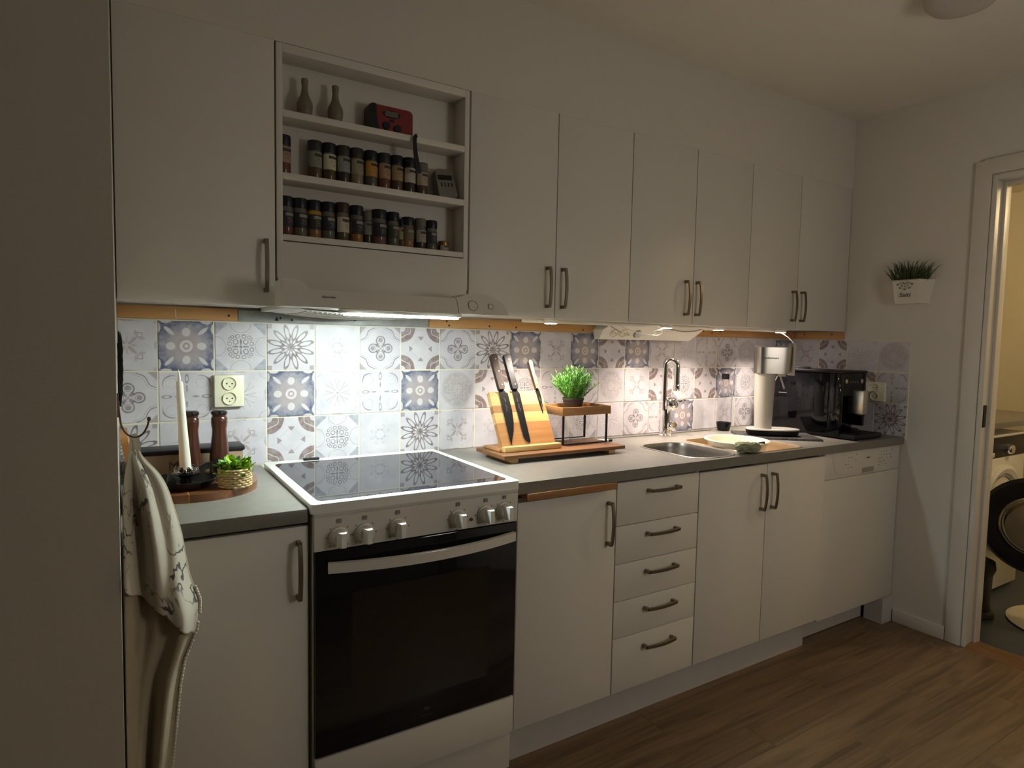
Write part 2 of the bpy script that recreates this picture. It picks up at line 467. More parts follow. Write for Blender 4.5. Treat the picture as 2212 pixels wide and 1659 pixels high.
wall_right = struct('wall_right', B((XR, XR+.09, DY0, .1, 0, ZC), (XR, XR+.09, YB, DY1, 0, ZC), (XR, XR+.09, DY1, DY0, DZ, ZC)), 'wall_paint', 'white end wall with the open doorway to the laundry room')
struct('wall_left', B((-1.72, XL, -.80, .12, 0, ZC)), 'wall_dimmed', 'plain painted wall end filling the left edge of the photo')
struct('wall_side', B((-1.8, -1.7, YB, -.80, 0, ZC)), 'dark_unseen_wall', 'far side wall of the kitchen outside the photo')
struct('wall_front', B((-1.8, XR+.09, YB-.1, YB, 0, ZC)), 'dark_unseen_wall', 'kitchen wall opposite the worktop, behind the viewer')
UY, ZUB, ZUT = -.281, 1.3756, 2.08
struct('wall_soffit', B((XL, XR, UY+.0012, 0, ZUT-.0004, ZC)), 'wall_paint', 'boxed-in wall flush above the upper cabinets')
struct('baseboard_right', B((XR-.012, XR, -.812, -.592, 0, .06)), 'trim_white', 'low white baseboard at the foot of the end wall', 'baseboard', bevel=.002)
struct('trim_1', B((XR-.013, XR, -.876, -.815, 0, 2.085)), 'trim_white', 'white door casing beside the laundry doorway', 'trim', bevel=.003)
struct('trim_2', B((XR-.014, XR, -1.78, -.848, 2.026, 2.092)), 'trim_white', 'white casing across the top of the laundry doorway', 'trim', bevel=.003)
struct('trim_3', B((XR-.013, XR, -1.78, -1.718, 0, 2.026)), 'trim_white', 'white door casing on the far side of the laundry doorway', 'trim', bevel=.003)
jamb = struct('trim_4', B((XR-.006, XR+.096, -.897, -.878, 0, 2.02), (XR+.048, XR+.096, -.910, -.897, 0, 2.0)), 'trim_white', 'rebated white door jamb nearest the dishwasher', 'trim', bevel=.0015)
obj('strike_plate', B((XR+.004, XR+.036, -.8985, -.8965, .965, 1.06)), 'black_metal', jamb, bevel=.0006)
struct('trim_5', B((XR-.006, XR+.096, -1.70, -.897, 2.0, 2.025), (XR+.048, XR+.096, -1.70, -.91, 1.985, 2.0)), 'trim_white', 'white door jamb head over the laundry doorway', 'trim', bevel=.0015)
struct('trim_6', B((XR-.006, XR+.096, -1.717, -1.70, 0, 2.02)), 'trim_white', 'white door jamb on the hinge side of the laundry doorway', 'trim', bevel=.0015)
struct('trim_7', prism([(XR-.02, 0), (XR+.0, .012), (XR+.02, .016), (XR+.075, .016), (XR+.095, .010), (XR+.11, 0)], lambda a, b: Vector((a, -1.70, b)), lambda a, b: Vector((a, -.897, b))), 'sill_brown', 'reddish brown threshold strip in the laundry doorway', 'threshold', bevel=.001)
# laundry room beyond the door
struct('floor_laundry', B((XR+.0, 5.0, -2.7, .02, -.06, -.001)), 'bath_floor', 'dark blue-grey floor of the laundry room', 'floor')
struct('wall_laundry_back', B((XR+.09, 5.0, -.03, .02, 0, 2.35)), 'bath_wall', 'yellow-lit wall behind the washing machine')
struct('wall_laundry_end', B((5.0, 5.1, -2.7, .02, 0, 2.35)), 'bath_wall', 'far wall of the laundry room hidden past the doorway')
struct('wall_laundry_front', B((XR+.09, 5.1, -2.8, -2.7, 0, 2.35)), 'bath_wall', 'laundry wall opposite the washing machine')
struct('ceiling_laundry', B((XR+.09, 5.1, -2.8, .02, 2.35, 2.42)), 'bath_wall', 'laundry room ceiling', 'ceiling')

# ---- backsplash tiles
T = .15; ZT = 1.3332
R1 = 'JAFBECDCBAJADAJHGCIHA'; R2 = 'CGHAHGAIDFGCIJDFDAFAG'; R3 = 'BEJDFEBJEHIFHCGAEJCEB'
obj('grout_bed', B((XL, XR, .0018, .0045, Z-.01, ZT)), 'grout', wall_back)
obj('grout_bed', B((XR-.0045, XR, -.5995, .0018, Z-.01, ZT)), 'grout', wall_right)
def tile_mesh(w, h):
    bm = bmesh.new(); bmesh.ops.create_cube(bm, size=1)
    for v in bm.verts: v.co = Vector((v.co.x*w, v.co.y*.006, v.co.z*h))
    es = [e for e in bm.edges if all(v.co.y < 0 for v in e.verts)]
    bmesh.ops.bevel(bm, geom=es, offset=.0016, segments=2, affect='EDGES')
    bmesh.ops.recalc_face_normals(bm, faces=bm.faces)
    return bm
TILES = {}
for k in 'ABCDEFGHIJ':
    bm = tile_mesh(.1468, .1468); me = bpy.data.meshes.new('tile'); bm.to_mesh(me); bm.free(); me.materials.append(MATS['tile_'+k])
    for p in me.polygons: p.use_smooth = True
    me.set_sharp_from_angle(angle=math.radians(50)); TILES[k] = me
for row, pat in enumerate((R1, R2, R3)):
    for i, k in enumerate(pat):
        c = i-1; x = (c+.5)*T; z = ZT-(row+.5)*T
        if c > 19: continue
        me = TILES[k]; w0 = None
        if c == -1:                                     # cut tile at the left wall
            me = TILES[k].copy()
            for v in me.vertices:
                if v.co.x < XL-x+.001: v.co.x = max(v.co.x, XL-x+.0015)
        o = bpy.data.objects.new('tile', me); COL.objects.link(o); o.parent = wall_back
        o.location = Vector((x, .003+random.uniform(-.0004, .0004), z)) - wall_back.location
        if c == 19: pass
RW = ('JDHI', 'CHDG', 'EAJB')
for row in range(3):
    for j in range(4):
        o = bpy.data.objects.new('tile', TILES[RW[row][j]]); COL.objects.link(o); o.parent = wall_right
        o.location = Vector((XR-.003, -(j+.5)*T, ZT-(row+.5)*T)) - wall_right.location
        o.rotation_euler = (0, 0, -PI/2)

# ---- strips between tiles and cabinets
def strip(name, bm, m, label, nails, axis='y'):
    o = struct(name, bm, m, label, 'trim', bevel=.0012)
    for n in nails:
        obj('nail', lathe([(.0, -.001), (.0035, -.001), (.0035, .001), (0, .0015)], n, 10, Matrix.Rotation(PI/2, 3, 'X') if axis == 'y' else Matrix.Rotation(PI/2, 3, 'Y')), 'dark_hole', o)
    return o
s1 = strip('trim_8', B((XL, .215, -.014, .004, 1.336, 1.3735)), 'pine', 'pine batten under the left upper cabinet, with a small white hook', [(.19, -.0145, 1.352)])
obj('cup_hook', tube(smooth_path([(.047, -.014, 1.364), (.047, -.022, 1.364), (.047, -.026, 1.355), (.047, -.026, 1.343), (.049, -.029, 1.341)], 5), .0014, 8), 'white_plastic', s1, smooth=True)
s2 = strip('trim_9', B((.217, .850, -.012, .004, 1.336, 1.371)), 'galvanised', 'grey galvanised strip on the wall behind the extractor hood', [(.34, -.0125, 1.35), (.375, -.0125, 1.345), (.58, -.0125, 1.352)])
obj('warning_mark', prism([(.322, 1.341), (.336, 1.341), (.329, 1.355)], lambda a, b: Vector((a, -.0122, b)), lambda a, b: Vector((a, -.0128, b))), 'dark_hole', s2)
strip('trim_10', B((.852, 2.998, -.014, .004, 1.336, 1.3735)), 'pine', 'long pine batten on the back wall under the right upper cabinets', [(.92, -.0145, 1.36), (.93, -.0145, 1.345), (1.10, -.0145, 1.347), (1.22, -.0145, 1.346), (1.38, -.0145, 1.362), (1.55, -.0145, 1.345), (2.28, -.0145, 1.36), (2.34, -.0145, 1.352), (2.40, -.0145, 1.36)])
strip('trim_11', B((XR-.014, XR, -.279, -.014, 1.336, 1.3735)), 'pine_y', 'short pine batten on the end wall under the last cabinet', [(XR-.0145, -.07, 1.36), (XR-.0145, -.22, 1.36)], axis='x')

# ================================================================== CABINETS
HPROF = [(-.006, -.0022), (.006, -.0022), (.006, .0022), (-.006, .0022)]
def handle_bm(L=.132, d=.030):
    """bow handle on a front at y=0, long axis z, centred"""
    bm = bmesh.new(); path = []
    for i in range(15):
        t = -1+2*i/14; path.append((0, -d+.007*t*t, t*L/2))
    pr_ = [(-.0055, -.0028), (.0055, -.0028), (.0045, .0028), (-.0045, .0028)]
    sweep(bm, path, pr_, upv=(0, -1, 0))
    for s in (-1, 1):
        add_box(bm, -.0048, .0048, -d+.006, 0, s*(L/2-.0005)-.0055, s*(L/2-.0005)+.0055)
    return bm
HB = handle_bm(); bmesh.ops.recalc_face_normals(HB, faces=HB.faces)
HME = bpy.data.meshes.new('handle'); HB.to_mesh(HME); HB.free(); HME.materials.append(MATS['nickel'])
def handle(parent, loc, horiz=False):
    o = bpy.data.objects.new('handle', HME); COL.objects.link(o); o.parent = parent
    o.location = Vector(loc)-world_of(parent)
    if horiz: o.rotation_euler = (0, PI/2, 0)
    return o
def door(parent, x0, x1, z0, z1, yf, name='door', th=.018, m='cabinet_white'):
    return obj(name, B((x0+.0016, x1-.0016, yf, yf+th, z0, z1)), m, parent, bevel=.0016)
FY = -.581
def base_cab(name, label, x0, x1, sink=False):
    t = thing(name, label, 'cabinet', ((x0+x1)/2, FY, 0))
    if sink: obj('body', B((x0+.001, x0+.017, FY+.020, -.002, .136, .846), (x1-.017, x1-.001, FY+.020, -.002, .136, .846), (x0+.017, x1-.017, FY+.020, -.002, .136, .152), (x0+.017, x1-.017, -.008, -.002, .152, .70)), 'cabinet_inside', t)
    else: obj('body', B((x0+.001, x1-.001, FY+.020, -.002, .136, .830)), 'cabinet_inside', t)
    return t
t = base_cab('base_cabinet', 'white single-door base cabinet at the far left behind the hanging towel', XL, .281)
d = door(t, XL+.002, .286, .135, .840, FY); handle(d, (.260, FY, .737))
t = base_cab('base_cabinet', 'white single-door base cabinet between stove and drawers, under the pull-out board', .875, 1.258)
d = door(t, .880, 1.2585, .135, .822, FY); handle(d, (1.224, FY, .717))
t = base_cab('drawer_cabinet', 'white base cabinet with a stack of five drawers', 1.2595, 1.643)
zs = [.842, .697, .570, .444, .319, .135]; hz = [.806, .660, .531, .403, .272]
for i in range(5):
    d = door(t, 1.2595, 1.643, zs[i+1]+(.0022 if i < 4 else 0), zs[i], FY, 'drawer'); handle(d, (1.462, FY, hz[i]), True)
t = base_cab('sink_cabinet', 'white two-door base cabinet under the sink', 1.6445, 2.408, True)
for a, b_, hx in ((1.6445, 2.0225, 1.988), (2.0225, 2.4075, 2.053)):
    d = door(t, a, b_, .135, .839, FY); handle(d, (hx, FY, .734))
struct('trim_12', B((.872, 2.40, -.524, -.508, 0, .136)), 'plinth_grey', 'grey-white plinth running under the drawers and sink cabinet', 'plinth')
struct('trim_13', B((2.44, 2.92, -.487, -.472, .004, .118)), 'plinth_grey', 'set-back plinth under the dishwasher', 'plinth')
struct('trim_14', B((2.923, XR-.001, -.585, -.50, 0, .118)), 'plinth_grey', 'small plinth filler in the corner beside the dishwasher', 'plinth')
struct('trim_15', B((XL+.001, .28, -.524, -.508, 0, .136)), 'plinth_grey', 'plinth under the left base cabinet', 'plinth')
# pull-out cutting board
t = thing('pull_out_board', 'brown wooden pull-out cutting board slotted under the worktop edge', 'cutting board', (1.06, -.6, .83))
obj('board', B((.898, 1.233, -.604, -.25, .836, .849)), 'copper_edge', t, bevel=.002)
obj('front_lip', B((.898, 1.235, -.609, -.603, .832, .853)), 'acacia_mid', t, bevel=.002)
# worktops
obj_w = tag(obj('worktop', B((XL+.0005, .2815, -.592, -.0005, .850, Z)), 'laminate', bevel=.003), 'short grey laminate worktop left of the stove', 'worktop')
def worktop_with_holes(x0, x1, y0, y1, z0, z1, holes):
    bm = bmesh.new()
    outer = [(x0, y0), (x1, y0), (x1, y1), (x0, y1)]
    loops = [outer]+[h for h in holes]
    for z_, flip in ((z1, False), (z0, True)):
        vs = [[bm.verts.new((p[0], p[1], z_)) for p in l] for l in loops]
        flat = [v for l in vs for v in l]
        for tri in tessellate_polygon([[Vector((p[0], p[1], 0)) for p in l] for l in loops]):
            try: bm.faces.new([flat[i] for i in (tri if not flip else tri[::-1])])
            except ValueError: pass
        if z_ == z1: top = vs
        else: bot = vs
    for a, b_ in zip(top, bot):
        n = len(a)
        for i in range(n): bm.faces.new((a[i], a[(i+1) % n], b_[(i+1) % n], b_[i]))
    return bm
H1 = rrect(1.652, 1.888, -.566, -.236, .075, 8); H2 = rrect(1.935, 2.285, -.568, -.215, .05, 8)
tag(obj('worktop', worktop_with_holes(.872, XR-.001, -.592, -.0005, .850, Z, [H1, H2]), 'laminate'), 'long grey worktop running from the stove to the end wall', 'worktop')
obj_edge = None
struct('trim_16', B((1.60, 2.32, -.052, -.046, Z, Z+.003)), 'steel', 'thin steel lip along the back of the sink area', 'trim', bevel=.001)
# sink
def bowl(hole, depth, m, name, parent, inset=.012, rim=.004):
    cx = sum(p[0] for p in hole)/len(hole); cy = sum(p[1] for p in hole)/len(hole); bm = bmesh.new(); rings = []
    sx = (max(p[0] for p in hole)-min(p[0] for p in hole))/2; sy = (max(p[1] for p in hole)-min(p[1] for p in hole))/2
    prof = [(.006, .0008), (.004, .0022), (-.002, .0022), (-.003, 0), (-.004, -.02), (-.008, -depth+.03), (-.02, -depth+.008), (-.045, -depth), (-.10, -depth-.002)]
    for off, dz in prof:
        rings.append([bm.verts.new((cx+(p[0]-cx)*(1+off/sx), cy+(p[1]-cy)*(1+off/sy), Z+dz)) for p in hole])
    n = len(hole)
    for a, b_ in zip(rings, rings[1:]):
        for i in range(n): bm.faces.new((a[i], a[(i+1) % n], b_[(i+1) % n], b_[i]))
    bm.faces.new(rings[-1])
    return obj(name, bm, m, parent, smooth=True)
t = thing('double_sink', 'stainless steel double sink set into the long worktop', 'sink', (1.97, -.40, Z))
b1 = bowl(H1, .15, 'steel', 'bowl', t); b2 = bowl(H2, .082, 'steel_tan', 'bowl', t)
obj('drain', lathe([(0, 0), (.028, 0), (.032, .002), (.030, .004), (.012, .003), (0, .002)], (1.77, -.40, Z-.1515), 24), 'chrome', b1, smooth=True)

# ---- upper cabinets
def upper_cab(label, x0, x1, doors, z1=ZUT):
    t = thing('upper_cabinet', label, 'cabinet', ((x0+x1)/2, UY, ZUB))
    obj('body', B((x0+.001, x1-.001, UY+.019, -.016, ZUB+.002, z1)), 'cabinet_white', t)
    for a, b_, hx in doors:
        d = door(t, a, b_, ZUB-.002, z1-.0006, UY); handle(d, (hx, UY, 1.481))
upper_cab('white wide single-door wall cabinet at the far left above the candle', XL, .2735, [(XL+.001, .2735, .246)])
upper_cab('white two-door wall cabinet right beside the spice shelf', .8655, 1.558, [(.8665, 1.211, 1.174), (1.211, 1.558, 1.240)])
upper_cab('white two-door wall cabinet above the tap, middle of the right-hand three', 1.558, 2.2525, [(1.558, 1.9055, 1.857), (1.9055, 2.2525, 1.922)])
upper_cab('white two-door wall cabinet in the corner above the coffee machine', 2.2525, 3.0125, [(2.2525, 2.602, 2.563), (2.602, 3.0115, 2.630)])
# ---- spice shelf
SX0, SX1 = .2765, .862
t = thing('spice_shelf', 'open white wall shelf unit holding rows of spice jars', 'shelf', ((SX0+SX1)/2, UY, 1.45))
yb = -.200
obj('side_panel', B((SX0, SX0+.016, UY, yb, 1.452, 2.078)), 'cabinet_white', t, bevel=.001)
obj('side_panel', B((SX1-.016, SX1, UY, yb, 1.452, 2.078)), 'cabinet_white', t, bevel=.001)
obj('top_panel', B((SX0+.016, SX1-.016, UY, yb, 2.055, 2.078)), 'cabinet_white', t, bevel=.001)
obj('back_panel', B((SX0+.016, SX1-.016, yb-.004, yb, 1.452, 2.055)), 'cabinet_white', t)
SH = (1.572, 1.738, 1.9045)
obj('bottom_panel', B((SX0+.016, SX1-.016, UY, yb-.004, 1.5555, SH[0])), 'cabinet_white', t, bevel=.001)
for z in SH[1:]: obj('shelf', B((SX0+.016, SX1-.016, UY, yb-.004, z-.0185, z)), 'cabinet_white', t, bevel=.001)
obj('fascia', B((SX0+.003, SX1-.003, UY-.001, UY+.015, 1.40, 1.5525)), 'cabinet_white', t, bevel=.001)

# ================================================================== STOVE
t = thing('stove', 'white freestanding cooker with glass hob and black oven door', 'stove', (.575, -.6, 0))
x0, x1 = .2935, .8665
obj('body', B((x0, x1, -.585, -.03, .03, .872)), 'enamel_panel', t, bevel=.002)
hobf = prism(rrect(.2845, .8695, -.609, -.022, .012, 4), lambda a, b: Vector((a, b, .872)), lambda a, b: Vector((a, b, .8955)))
obj('hob_frame', hobf, 'enamel', t, bevel=.004, seg=3)
obj('hob_glass', prism(rrect(.308, .846, -.580, -.070, .018, 5), lambda a, b: Vector((a, b, .8952)), lambda a, b: Vector((a, b, .8966))), 'ceran', t, bevel=.0004, seg=1)
obj('rear_vent', B((.402, .452, -.052, -.036, .8955, .903)), 'black_plastic', t, bevel=.002)
pb_ = obj('control_panel', prism([(-.585, .778), (-.6, .778), (-.603, .858), (-.599, .861), (-.603, .864), (-.604, .872), (-.585, .872)], lambda y, z: Vector((x0, y, z)), lambda y, z: Vector((x1, y, z))), 'enamel_panel', t, bevel=.001)
def knob(x, z):
    y = -.6035
    k = obj('knob', lathe([(.0245, 0), (.0245, .003), (.0220, .0035), (.0205, .0045), (.0192, .020), (.0172, .022), (0, .022)], (x, y, z), 28, Matrix.Rotation(PI/2, 3, 'X')), 'enamel_panel', t, smooth=True)
    obj('grip', prism([(-.0065, -.0165), (.0065, -.0165), (.0065, .0165), (-.0065, .0165)], lambda a, b: Vector((x+a*2.0, y-.020, z+b*1.12)), lambda a, b: Vector((x+a*.9, y-.041, z+b*1.05))), 'enamel', k, bevel=.003)
    bm = bmesh.new()
    for i in range(8):
        a = PI/2+2*PI*i/8; cx, cz = x+.0300*math.cos(a), z+.0300*math.sin(a)
        if i == 0: continue
        add_box(bm, cx-.0014, cx+.0014, y+.0002, y+.0012, cz-.0014, cz+.0014)
    for (p0, p1, q0, q1) in ((-.005, .005, .034, .0352), (-.005, .005, .0428, .044), (-.005, -.0038, .034, .044), (.0038, .005, .034, .044), (-.002, .001, .038, .041)):
        add_box(bm, x+p0, x+p1, y-.0026, y-.0006, z+q0, z+q1)
    obj('dial_print', bm, 'grey_print', pb_)
for x, z in ((.352, .809), (.416, .809), (.503, .811), (.674, .811), (.760, .812), (.820, .814)): knob(x, z)
obj('indicator_light', lathe([(.0045, 0), (.0045, .002), (0, .003)], (.716, -.6035, .803), 12, Matrix.Rotation(PI/2, 3, 'X')), 'indicator', t, smooth=True)
od = obj('oven_door', B((x0+.001, x1-.001, -.603, -.586, .262, .7755)), 'oven_glass', t, bevel=.003)
obj('window', B((.385, .775, -.6034, -.602, .345, .665)), 'oven_window', od)
path = []
for i in range(25):
    s_ = -1+2*i/24; path.append((.587+s_*.264, -.652+.040*s_*s_, .7385))
oh = obj('handle', sweep(bmesh.new(), path, [(-.006, -.0125), (.006, -.0125), (.006, .0125), (-.006, .0125)], upv=(0, 0, 1)), 'enamel_panel', od, bevel=.002)
for s_ in (-1, 1): obj('handle_mount', B((.587+s_*.250-.012, .587+s_*.250+.012, -.612, -.6025, .729, .748)), 'enamel_panel', oh)
obj('storage_drawer', B((x0+.001, x1-.001, -.603, -.586, .150, .2575)), 'enamel_panel', t, bevel=.003)
obj('plinth', B((x0+.002, x1+.003, -.560, -.545, .012, .146)), 'enamel_panel', t)
lg = bmesh.new()
prism([(.585, .300), (.578, .310), (.594, .310), (.601, .300)], lambda a, b: Vector((a, -.6034, b)), lambda a, b: Vector((a, -.6038, b)), lg)
obj('maker_mark', lg, 'faint_print', od)
text('lettering', 'Electrolux', .009, facing((.589, -.6036, .288), *FRONT), 'faint_print', od)

# ================================================================== HOOD
t = thing('extractor_hood', 'white slim extractor hood with lit lamp over the stove', 'extractor hood', (.578, -.3, 1.365))
poly = [(.252, 1.3675), (.252, 1.434), (.262, 1.438), (.285, 1.438), (.298, 1.434), (.309, 1.426), (.318, 1.416), (.330, 1.4125), (.735, 1.4125), (.752, 1.418), (.772, 1.4265), (.80, 1.430), (.835, 1.428), (.865, 1.42), (.888, 1.407), (.900, 1.390), (.905, 1.3675)]
def hy(z): return -.470+(z-1.3675)*.36
fp = obj('front_panel', prism(poly, lambda a, b: Vector((a, hy(b), b)), lambda a, b: Vector((a, -.372, b))), 'cabinet_white', t, bevel=.003, seg=2)
obj('canopy', B((.281, .858, -.372, -.02, 1.3675, 1.3985)), 'cabinet_white', t)
obj('panel_seam', sweep(bmesh.new(), [(.7375, hy(1.3685)-.0004, 1.3685), (.7375, hy(1.40)-.0004, 1.40), (.734, hy(1.412)-.0004, 1.412)], circ(.0008, 6)), 'grey_print', fp)
for x, z, r in ((.787, 1.3925, .0150), (.8475, 1.3925, .0085)):
    mt = Matrix.Rotation(PI/2-.29, 3, 'X')
    k = obj('dial', lathe([(r, -.001), (r, .0012), (r-.0012, .0022), (r-.002, .0012), (0, .001)], (x, hy(z), z), 28, mt), 'cabinet_white', fp, smooth=True)
    obj('dial_ring', tube([Vector((x, hy(z), z))+mt @ Vector((r*1.04*math.cos(a), r*1.04*math.sin(a), .0012)) for a in [2*PI*i/32 for i in range(32)]], .0007, 6, upv=(0, -.5, 1), closed=True), 'grey_print', k)
    if r > .01: obj('pointer', B((x-.013, x+.013, hy(z)-.0042, hy(z), z-.002, z+.001)), 'enamel', k, bevel=.0006)
text('lettering', 'Electrolux', .0085, facing((.368, hy(1.395)-.0012, 1.395), (1, 0, 0), (0, .287, .958)), 'grey_print', fp)
# underside tray with grease filter and lamp
tr = bmesh.new(); nx, ny = 22, 10; g = []
for i in range(nx+1):
    row = []
    for j in range(ny+1):
        a, b_ = i/nx, j/ny
        row.append(tr.verts.new((.300+a*.425, -.405+b_*.34, 1.3665-.018*math.sin(PI*a)**.6*math.sin(PI*(.12+.76*b_))**.7)))
    g.append(row)
for i in range(nx):
    for j in range(ny): tr.faces.new((g[i][j], g[i+1][j], g[i+1][j+1], g[i][j+1]))
ft = obj('filter', tr, 'cabinet_white', t, smooth=True)
gb = bmesh.new()
for i in range(1, 30):
    x = .32+i*.013
    a = (x-.300)/.425
    pth = [(x, -.38+k*.03, 1.3655-.018*math.sin(PI*a)**.6*math.sin(PI*(.12+.76*((-.38+k*.03+.405)/.34)))**.7) for k in range(10)]
    sweep(gb, pth, circ(.0012, 5))
obj('filter_ribs', gb, 'trim_white', ft)
lampb = obj('lamp', B((.400, .748, -.467, -.430, 1.356, 1.3672)), 'white_plastic', t, bevel=.002)
obj('lamp_diffuser', B((.412, .738, -.4665, -.436, 1.351, 1.3563)), 'hood_light', lampb, bevel=.001)

# ================================================================== DISHWASHER
DX0, DX1, DYF = 2.4105, 3.0095, -.5765
t = thing('dishwasher', 'white built-in dishwasher in the right corner under the worktop', 'dishwasher', (2.71, DYF, 0))
obj('body', B((DX0, DX1, DYF+.02, -.02, .119, .846)), 'cabinet_inside', t)
cp = obj('control_panel', B((DX0+.001, DX1-.001, DYF, DYF+.02, .7325, .8445)), 'cabinet_white', t, bevel=.002)
obj('door', B((DX0+.001, DX1-.001, DYF+.001, DYF+.02, .121, .7305)), 'cabinet_white', t, bevel=.002)
rim = smooth_path([(2.465, DYF-.0002, .842), (2.475, DYF-.0002, .80), (2.50, DYF-.0002, .755), (2.60, DYF-.0002, .743), (2.70, DYF-.0002, .740), (2.80, DYF-.0002, .742), (2.90, DYF-.0002, .752), (2.955, DYF-.0002, .775)], 6)
obj('moulding', tube(rim, .0016, 6, upv=(0, 1, 0)), 'trim_white', cp, smooth=True)
obj('display', B((2.697, 2.792, DYF-.0012, DYF+.002, .7365, .7625)), 'grey_plastic', cp, bevel=.001)
pb2 = bmesh.new(); rnd = random.Random(3)
for gx, gz, nx_, nz_ in ((2.565, .815, 3, 4), (2.825, .822, 4, 5)):
    for j in range(nz_):
        for i in range(nx_):
            if rnd.random() < .3: continue
            x = gx+i*.022+rnd.uniform(-.003, .003); z = gz-j*.0145; ww = rnd.choice((.004, .007, .010))
            add_box(pb2, x, x+ww, DYF-.0006, DYF+.001, z, z+.0028)
for x, z in ((2.935, .826), (2.925, .805), (2.935, .79), (2.645, .825), (2.64, .80)): add_box(pb2, x, x+.006, DYF-.0006, DYF+.001, z, z+.005)
obj('panel_print', pb2, 'grey_print', cp)
obj('maker_mark', B((2.727, 2.756, DYF-.0006, DYF+.001, .8035, .8085)), 'brown_print', cp, bevel=.0003, seg=1)

# ================================================================== UNDER-CABINET LIGHTS
for i, (x, lab) in enumerate(((1.249, 'round warm puck light under the cabinet nearest the hood'), (1.839, 'round warm puck light hanging over the power strip'), (2.158, 'round warm puck light just right of the power strip'), (2.600, 'round warm puck light above the soda maker'))):
    y = -.205
    t = thing('puck_light', lab, 'lamp', (x, y, 1.357), group='puck lights under the upper cabinets')
    obj('housing', lathe([(.0235, 1.3600), (.0252, 1.3615), (.0252, 1.3712), (.024, 1.3735), (0, 1.3735)], (x, y, 0), 28), 'white_plastic', t, smooth=True)
    obj('lens', lathe([(0, 1.3578), (.0205, 1.3582), (.0235, 1.3602), (0, 1.3608)], (x, y, 0), 28), 'puck_light', t, smooth=True)
    sd = bpy.data.lights.new('beam', 'SPOT'); sd.energy = PUCK_SPOT; sd.color = PUCK_COL; sd.spot_size = math.radians(124); sd.spot_blend = 1.0; sd.shadow_soft_size = .018
    so = bpy.data.objects.new('beam', sd); COL.objects.link(so); so.parent = t; so.location = (0, 0, -.003)
tag(obj('cable_channel', B((1.16, 2.70, -.168, -.145, 1.3625, 1.3735)), 'white_plastic', bevel=.002), 'long flat white cable channel along the cabinet undersides', 'cable channel')
# power strip
t = thing('power_strip', 'white wedge-ended power strip mounted under the cabinets', 'power strip', (1.9, -.05, 1.31))
PS = [(1.608, 1.352), (1.622, 1.3735), (2.19, 1.3735), (2.145, 1.3135), (1.618, 1.3095)]
PS = [(1.604, 1.348), (1.630, 1.3735), (2.192, 1.3735), (2.192, 1.363), (2.150, 1.3105), (1.612, 1.3085)]
def psy(z): return -.045-.060*(z-1.3085)/.065
hb = obj('housing', prism(PS, lambda a, b: Vector((a, psy(b), b)), lambda a, b: Vector((a, -.0145, b))), 'white_plastic', t, bevel=.002)
tl = math.atan2(.060, .065)
for x in (1.672, 1.722):
    z = 1.336; mt = Matrix.Rotation(PI/2+tl, 3, 'X')
    s_ = obj('socket', lathe([(.0200, -.001), (.0200, .0042), (.0190, .0052), (.0180, .0045), (.0172, .0006), (0, .0006)], (x, psy(z), z), 28, mt), 'socket_well', hb, smooth=True)
    for q in (-.006, .006): obj('contact', lathe([(.0022, 0), (.0022, .0006), (0, .0006)], Vector((x+q, psy(z), z))+mt @ Vector((0, 0, .0006)), 8, mt), 'dark_hole', s_)
obj('switch', B((1.752, 1.768, psy(1.336)-.004, psy(1.336)+.01, 1.326, 1.346)), 'cream_plastic', hb, bevel=.001)
z = 1.336; mt = Matrix.Rotation(PI/2+tl, 3, 'X')
obj('socket', lathe([(.0200, -.001), (.0200, .0042), (.0190, .0052), (.0180, .0045), (.0172, .0006), (0, .0006)], (1.802, psy(z), z), 28, mt), 'grey_plastic', hb, smooth=True)
tag(obj('plug', lathe([(.0165, 0), (.0165, .012), (.012, .022), (.006, .028), (0, .028)], Vector((1.805, psy(z), z))+mt @ Vector((0, 0, -.004)), 20, mt), 'white_plastic', smooth=True), 'small white plug in the third socket of the power strip', 'plug')
def cable(path, r, label, m='white_plastic'):
    return tag(obj('cable', tube(smooth_path(path, 6), r, 7), m, smooth=True), label, 'cable')
cable([(1.805, -.118, 1.334), (1.83, -.135, 1.33), (1.86, -.13, 1.345), (1.90, -.145, 1.352), (1.96, -.12, 1.36), (2.02, -.135, 1.352), (2.08, -.15, 1.358), (2.155, -.185, 1.362)], .0022, 'white cable looping from the plug to the third puck light')
cable([(1.66, -.13, 1.362), (1.70, -.145, 1.345), (1.77, -.15, 1.334), (1.84, -.15, 1.330), (1.88, -.14, 1.342), (1.85, -.16, 1.352), (1.80, -.155, 1.345), (1.84, -.19, 1.358)], .0018, 'white cable bundle sagging in front of the power strip')
cable([(1.62, -.10, 1.366), (1.645, -.11, 1.350), (1.675, -.108, 1.338)], .0018, 'short cable at the left end of the power strip', 'grey_plastic')
cable([(1.92, -.15, 1.357), (1.98, -.165, 1.349), (2.05, -.17, 1.353), (2.10, -.16, 1.362), (2.16, -.16, 1.361)], .0024, 'dark cable along the top of the power strip', 'grey_plastic')
cable([(2.607, -.205, 1.358), (2.612, -.235, 1.34), (2.604, -.27, 1.315), (2.60, -.29, 1.29), (2.58, -.27, 1.25), (2.56, -.20, 1.10)], .0020, 'thin white wire dropping from the last puck light behind the soda maker')

